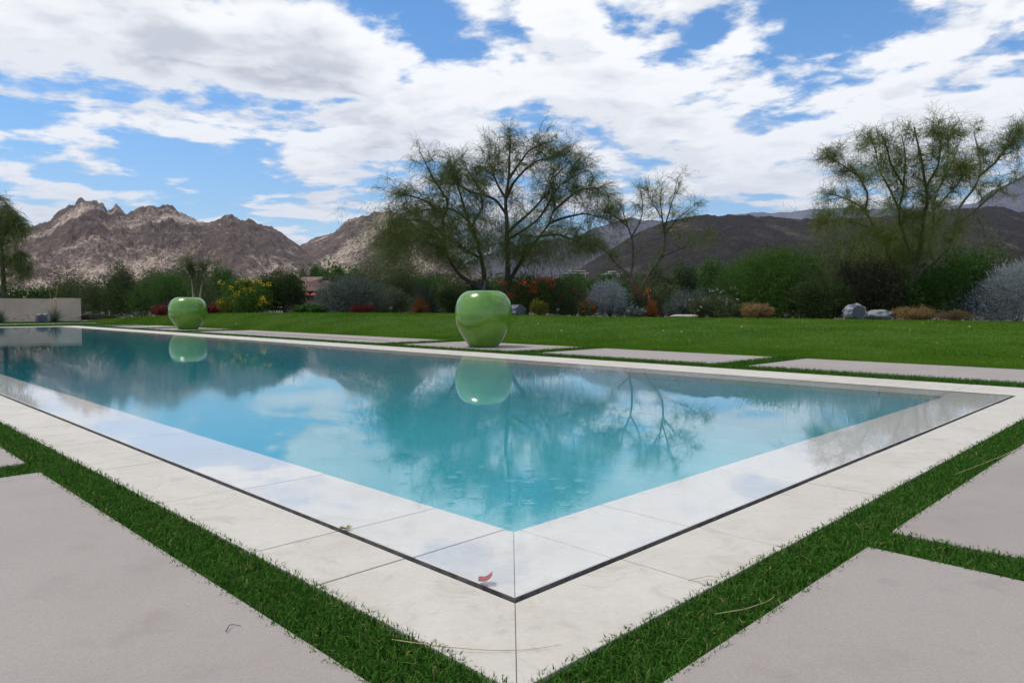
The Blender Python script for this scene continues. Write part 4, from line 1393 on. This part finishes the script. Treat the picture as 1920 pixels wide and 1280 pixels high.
# olive band far behind: scattered trees over the valley floor
BAND = [(1092, 525, 200, 'green', 'green tree right below the distant columned house'), (700, 530, 75, 'olive', 'distant olive tree behind the grey green shrub'), (830, 528, 80, 'green', 'distant green tree behind the desert spoon'),
        (930, 522, 85, 'olive', 'distant olive tree between the central trunks'), (1060, 520, 140, 'green', 'distant green tree left of the white house'), (1180, 515, 150, 'olive', 'distant olive tree right of the white house'),
        (1410, 500, 70, 'green', 'distant green tree over the daisy shrub'), (1500, 480, 60, 'olive', 'distant olive tree over the big bright bush'), (1860, 462, 55, 'olive', 'distant olive tree behind the broad green shrub')]
for (fx, fy, fd, fp, fl) in BAND:
    S('valley_tree', fl, fx, fy, 120 if fd < 100 else 70, 0, fp, 6000, (0.004 * fd, 0.0016 * fd), 12, 'tree', D=fd)

# ------------------------------------------------------------------ stucco wall
w1, w0 = ab(9.31, 39.84), ab(-4.0, 39.84)
o = thing('stucco_wall', 'low beige stucco garden wall at the far left', 'wall', (w1[0], w1[1], 0), rz=ANG)
Lw = 13.3
zt = at(150, 559, w1[1])[2]
V, Fc = boxes([(-Lw, -1.05, -0.15, 0.35, -0.3, zt - 0.03)])
mesh_np('wall_panel', V, [Fc], M['stucco'], o)
V, Fc = boxes([(-1.05, 0.0, -0.22, 0.42, -0.3, zt)])
mesh_np('end_pier', V, [Fc], M['stucco'], o)

# ------------------------------------------------------------------ rock speakers, boulder, spot lights


def rock(n, s, seed, squash=0.8):
    th = np.linspace(0, 2 * math.pi, 28, endpoint=False)
    ph = np.linspace(0.02, math.pi - 0.02, 16)
    T_, P_ = np.meshgrid(th, ph)
    d = np.stack([np.sin(P_) * np.cos(T_), np.sin(P_) * np.sin(T_), np.cos(P_)], -1)
    r = 1 + 0.55 * fbm(d[..., 0] * 1.6 + seed, d[..., 1] * 1.6 + d[..., 2] * 2.1 + seed, 4)
    V = np.sign(d) * np.abs(d) ** 0.88 * r[..., None] * np.array(s) / 2
    V[..., 2] += s[2] * 0.42
    V[..., 2] = np.maximum(V[..., 2], -0.03)
    return V.reshape(-1, 3), grid_faces(16, 28, True)


def rock_speaker(px, ytop, wpx, D, label, rz=0.0):
    x, zb, h = place(px, ytop, D)
    w = wpx / F * D
    o = thing('rock_speaker', label, 'speaker', (x, D, zb), 'rock shaped garden speakers', rz)
    V, Fc = rock(0, (w, w * 0.8, h * 1.1), px * 0.01)
    mesh_np('rock_shell', V, [Fc[:, ::-1]], M['rock'], o)
    th = np.linspace(0, 2 * math.pi, 20, endpoint=False)
    rr = w * 0.30
    ring = [(rr, 0.0), (rr * 0.97, 0.018), (rr * 0.6, 0.024), (0.0, 0.026)]
    V, Fc = lathe(ring, 20)
    V = np.stack([V[:, 0], -w * 0.43 - V[:, 2], V[:, 1] + h * 0.50], 1)
    mesh_np('grille', V, [Fc], M['grille'], o)


rock_speaker(1602, 570.5, 41, 22.3, 'grey rock shaped speaker on the lawn edge at right')
rock_speaker(969, 572, 34, 25.0, 'grey rock shaped speaker half hidden by the nearer apple', 0.5)
rock_speaker(80, 588, 25, 32.5, 'grey rock shaped speaker before the stucco wall', 0.4)
x, zb, h = place(1648, 584, 22.6)
o = mesh_np('boulder', *[(lambda v, f: (v, [f[:, ::-1]]))(*rock(0, (0.85, 0.6, h * 1.3), 4.4))][0], M['rock'], smooth=True)
o.location = (x, 22.6, zb)
tag(o, 'low rounded pale boulder right of the rock speaker', 'boulder')
x, zb, h = place(1282, 592.5, 23.4)
o = mesh_np('flat_stone', *[(lambda v, f: (v, [f[:, ::-1]]))(*rock(0, (0.95, 0.4, 0.12), 2.2))][0], plain('pale_stone', (0.45, 0.40, 0.33), 0.8, 0.2, 8.0), smooth=True)
o.location = (x, 23.4, zb - 0.01)
tag(o, 'flat pale stone at the lawn edge below the grey straggly bush', 'stone')
for (px, yt, lab) in ((733, 575, 'small garden spotlight right of the broad grey green shrub'), (1046, 577, 'small dark garden spotlight below the red flowered shrub'), (1473, 590, 'small garden spotlight below the dark upright shrub')):
    D = float(crest(px)[0]) + 0.3
    x, zb, h = place(px, yt, D)
    o = thing('garden_spotlight', lab, 'light', (x, D, zb), 'garden spotlights')
    V, Fc = lathe([(0.0, 0.0), (0.012, 0.0), (0.012, h * 0.6), (0.0, h * 0.6)], 8)
    mesh_np('stake', V, [Fc], M['stem'], o)
    V, Fc = lathe([(0.0, -0.06), (0.035, -0.05), (0.05, 0.06), (0.043, 0.06), (0.03, 0.02), (0.0, 0.02)], 12)
    c, s = math.cos(0.9), math.sin(0.9)
    V = np.stack([V[:, 0], V[:, 1] * c - V[:, 2] * s, V[:, 1] * s + V[:, 2] * c + h * 0.7], 1)
    mesh_np('lamp_head', V, [Fc], plain('grey_lamp_metal', (0.16, 0.17, 0.19), 0.4, 0.2, 8.0, 0.6), o)

# ------------------------------------------------------------------ far houses
M['roof'] = plain('clay_tile', (0.20, 0.115, 0.09), 0.8, 0.35, 3.0)
M['cream'] = plain('cream_render', (0.42, 0.35, 0.28), 0.8, 0.1, 1.0)
M['timber'] = plain('dark_timber', (0.06, 0.045, 0.035), 0.8, 0.2, 3.0)
M['glass'] = plain('dark_glass', (0.02, 0.022, 0.025), 0.15, 0.2, 1.0)
M['whitewall'] = plain('pale_render', (0.55, 0.50, 0.45), 0.8, 0.08, 1.0)


def hip_roof(x0, x1, y0, y1, z0, z1):
    rd = (y1 - y0) / 2
    V = [(x0, y0, z0), (x1, y0, z0), (x1, y1, z0), (x0, y1, z0), (x0 + rd, (y0 + y1) / 2, z1), (x1 - rd, (y0 + y1) / 2, z1)]
    return np.array(V, float), [np.array([[0, 1, 5, 4], [2, 3, 4, 5]]), np.array([[1, 2, 5], [3, 0, 4]]), np.array([[3, 2, 1, 0]])]


Dh = 120.0
c = at(585, 566, Dh)
zg = gz(c[0], Dh)
u_ = Dh / F
o = thing('tiled_house', 'low house with brown clay tile roof and dark veranda', 'house', (c[0], Dh, zg))
zt_, ze, zw = at(585, 524, Dh)[2] - zg, at(585, 546, Dh)[2] - zg, 0
V, Fc = boxes([(-60 * u_, 70 * u_, 3.0, 12.0, -0.5, ze)])
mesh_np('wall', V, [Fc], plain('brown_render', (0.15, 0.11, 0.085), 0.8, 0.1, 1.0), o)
V, Fs = hip_roof(-66 * u_, 76 * u_, -1.2, 13.5, ze, zt_)
rf = mesh_np('roof', V, Fs, M['roof'], o)
V, Fs = hip_roof(-45 * u_, -4 * u_, 2.5, 11.0, ze + 0.7, zt_ + 0.7)
mesh_np('gable_roof', V, Fs, M['roof'], rf)
for i in range(9):                       # rows of roof tiles as raised courses
    f0 = i / 9.0
    yy_ = -1.2 + f0 * 7.3
    zz_ = ze + (zt_ - ze) * f0
    V, Fc = boxes([(-66 * u_ + f0 * 7.3, 76 * u_ - f0 * 7.3, yy_, yy_ + 0.25, zz_ - 0.02, zz_ + 0.10)])
    mesh_np('tile_course', V, [Fc], M['roof'], rf)
for i in range(6):
    xp = (-30 + i * 16) * u_
    V, Fc = boxes([(xp - 0.15, xp + 0.15, -0.6, -0.3, -0.5, ze)])
    mesh_np('veranda_post', V, [Fc], M['timber'], o)
for i in range(5):
    xp = (-22 + i * 16) * u_
    V, Fc = boxes([(xp - 0.45, xp + 0.45, 2.9, 2.997, 0.2, ze - 0.5)])
    mesh_np('window', V, [Fc], M['glass'], o)
V, Fc = boxes([(-40 * u_, 60 * u_, -4.0, -3.7, -0.4, at(585, 563, Dh)[2] - zg)])
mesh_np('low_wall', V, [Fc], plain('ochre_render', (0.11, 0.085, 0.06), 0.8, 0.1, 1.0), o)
M['umbrella'] = plain('red_canvas', (0.42, 0.06, 0.05), 0.7, 0.1, 4.0)
for (ux, lab) in ((574, 'red patio umbrella on the veranda, left of two'), (589, 'red patio umbrella on the veranda, right of two')):
    Du = 117.5
    p = at(ux, 548.5, Du)
    zg2 = gz(p[0], Du)
    uo = thing('patio_umbrella', lab, 'umbrella', (p[0], Du, zg2), 'red patio umbrellas')
    hh = p[2] - zg2
    V, Fc = lathe([(0.0, hh), (0.35, hh - 0.12), (0.62, hh - 0.38), (0.58, hh - 0.40), (0.0, hh - 0.1)], 8)
    mesh_np('canopy', V, [Fc[:, ::-1]], M['umbrella'], uo)
    V, Fc = lathe([(0.03, -0.1), (0.03, hh - 0.1)], 6)
    mesh_np('pole', V, [Fc], M['cream'], uo)

kc = at(1110, 530, 245.0)
rr_, tt_ = np.meshgrid(np.linspace(0, 1, 20), np.linspace(0, 2 * math.pi, 48, endpoint=False), indexing='ij')
KX, KY = kc[0] + rr_ * 60 * np.cos(tt_), 255 + rr_ * 45 * np.sin(tt_)
KZ = -1.2 + (kc[2] + 1.2) * (0.5 + 0.5 * np.cos(np.clip((rr_ - 0.3) / 0.7, 0, 1) * math.pi))
structure('knoll', np.stack([KX, KY, KZ], -1).reshape(-1, 3), [grid_faces(20, 48, True)], bpy.data.materials['desert_soil'], smooth=True)
for (hx, hy, wpx_, Dh2, lab) in ((1081, 511, 38, 240.0, 'distant flat roofed white house with columns under the dark hill'), (1151, 512, 24, 250.0, 'small distant flat roofed house right of the columned house')):
    c = at(hx, hy, Dh2)
    u2 = Dh2 / F
    zg = kc[2]
    o = thing('flat_roof_house', lab, 'house', (c[0], Dh2, zg), 'distant flat roofed houses')
    top = c[2] - zg
    V, Fc = boxes([(-wpx_ / 2 * u2, wpx_ / 2 * u2, 1.5, 9, -0.5, top - 0.4)])
    mesh_np('wall', V, [Fc], plain('dark_brown_render', (0.12, 0.10, 0.085), 0.8, 0.1, 1.0), o)  # walls darker than the roof slab and columns
    V, Fc = boxes([(-wpx_ / 2 * u2 - 0.6, wpx_ / 2 * u2 + 0.6, 0, 10, top - 0.35, top)])
    mesh_np('roof_slab', V, [Fc], M['whitewall'], o)
    V, Fc = boxes([(-wpx_ * 0.25 * u2, wpx_ * 0.48 * u2, 2, 8, top + 0.55, top + 0.8)])
    mesh_np('upper_roof', V, [Fc], M['whitewall'], o)
    V, Fc = boxes([(-wpx_ * 0.2 * u2, wpx_ * 0.42 * u2, 2.5, 7.5, top + 0.002, top + 0.547)])
    mesh_np('clerestory', V, [Fc], M['glass'], o)
    for i in range(2):
        xp = (0.28 + 0.16 * i) * wpx_ * u2
        V, Fc = boxes([(xp - 0.13, xp + 0.13, 0.3, 0.56, -0.5, top - 0.352)])
        mesh_np('column', V, [Fc], M['whitewall'], o)
    for i in range(3):
        xp = (-0.4 + 0.22 * i) * wpx_ * u2
        V, Fc = boxes([(xp, xp + 0.9, 1.42, 1.497, 0.2, top - 0.7)])
        mesh_np('window', V, [Fc], M['glass'], o)

# ------------------------------------------------------------------ small litter


def strand(pts, r, label, m=None):
    P = np.array([[*at_ground(px, py), 0.006 + 0.004 * math.sin(i * 1.7)] for i, (px, py) in enumerate(pts)])
    Q, _ = resample(P, 14)
    V, Fc = tubes((Q - Q[0])[None], np.linspace(r, r * 0.5, 14)[None], 5)
    o = mesh_np('dry_stalk', V, [Fc], m or M['straw'])
    o.location = Q[0]
    tag(o, label, 'stalk')


def at_ground(px, py, z=0.0):
    r = ray(px, py)
    D = (z - H) / r[2]
    return r[0] * D, D


strand([(735, 1203), (830, 1220), (930, 1224), (1010, 1218), (1052, 1214)], 0.0012, 'long thin dry grass stalk lying across the near coping corner')
strand([(424, 1188), (430, 1178), (440, 1174), (452, 1174)], 0.0012, 'short dark twig on the left concrete paver', M['stem'])
strand([(1918, 838), (1880, 858), (1840, 872), (1790, 890)], 0.0018, 'dry stalk along the edge of the right grass strip')
strand([(1340, 1155), (1400, 1148), (1440, 1130), (1452, 1120)], 0.0014, 'dry curved stalk at the edge of the near right paver')
strand([(1290, 1092), (1330, 1085), (1356, 1088)], 0.0010, 'short pale straw on the right coping stone')
# pink petal and pale dried blossom on the wet ledge
m_p = leafy('faded_pink_petal', [(0.42, 0.13, 0.15), (0.52, 0.2, 0.2)])
uu, vv = np.meshgrid(np.linspace(-1, 1, 9), np.linspace(-1, 1, 9), indexing='ij')
gx, gy = at_ground(910, 1091)
rad_ = np.sqrt(np.maximum(1 - 0.45 * uu ** 2, 0.1))
PX_ = 0.019 * uu
PY_ = 0.017 * vv * rad_
PZ_ = 0.004 + 0.016 * np.clip(uu, 0, 1) ** 1.5 + 0.007 * vv ** 2 + 0.003 * perlin(uu * 2 + 3, vv * 2 + 5)
o = mesh_np('fallen_petal', np.stack([PX_, PY_, PZ_], -1).reshape(-1, 3), [grid_faces(9, 9)], m_p, rnd=RNG.uniform(0, 1, 81), smooth=True)
o.location = (gx, gy, 0.0)
tag(o, 'faded pink petal on the wet ledge near the corner', 'petal')
gx, gy = at_ground(648, 991)
nn = 46
th_ = RNG.uniform(0, 2 * math.pi, nn)
Ls = RNG.uniform(0.008, 0.026, nn)
ss = np.linspace(0, 1, 4)[None, :, None]
Pd = np.stack([np.cos(th_) * Ls, np.sin(th_) * Ls, RNG.uniform(0.1, 0.8, nn) * Ls], 1)[:, None] * ss
Pd[:, :, 2] = np.maximum(Pd[:, :, 2] * (1.3 - 0.6 * ss[..., 0]), 0.001)
V, Fc = ribbons(Pd, np.repeat(np.array([[0.0016, 0.002, 0.0015, 0.0003]]), nn, 0))
V[:, 2] = np.maximum(V[:, 2], 0.0005)
o = mesh_np('dried_blossom', V, [Fc], leafy('straw_blossom', [(0.4, 0.3, 0.13), (0.6, 0.5, 0.25)]), rnd=np.repeat(RNG.uniform(0, 1, nn), 8))
o.location = (gx, gy, 0.0)
tag(o, 'dried straw coloured blossom beside the drain slot', 'blossom')
# fallen leaves scattered on the lawn
n = 34
pp = RNG.uniform(300, 1920, n)
kk = (pp - 960) / F
yy0 = (A_LAWN + N0 @ U) / (kk * U[0] + U[1])
yy = yy0 + (crest(pp)[0] - yy0) * RNG.uniform(0.05, 0.9, n)
Q = np.stack([kk * yy, yy, ground(kk * yy, yy) + 0.03], 1)
V, Fc = leaf_quads(Q, np.zeros_like(Q), 0.055, 0.03)
tag(mesh_np('fallen_leaves', V, [Fc], leafy('bleached_leaf', [(0.45, 0.36, 0.2), (0.65, 0.58, 0.4)]), rnd=np.repeat(RNG.uniform(0.5, 1, n), 4)), 'pale fallen leaves scattered over the lawn', 'leaves', kind='stuff')

# ------------------------------------------------------------------ air
HAZE = True
if HAZE:
    V, Fc = boxes([(-7000, 14000, -2000, 10500, -3.0, 1420)])
    hz = bpy.data.materials.new('haze_air')
    hz.use_nodes = True
    t = NT(hz.node_tree)
    t.n.clear()
    pv = t.new('ShaderNodeVolumePrincipled')
    pv.inputs['Color'].default_value = (0.60, 0.74, 1.0, 1)
    pv.inputs['Density'].default_value = 0.00006
    out = t.new('ShaderNodeOutputMaterial')
    t.l.new(pv.outputs[0], out.inputs['Volume'])
    tag(mesh_np('haze', V, [Fc], hz), kind='stuff')
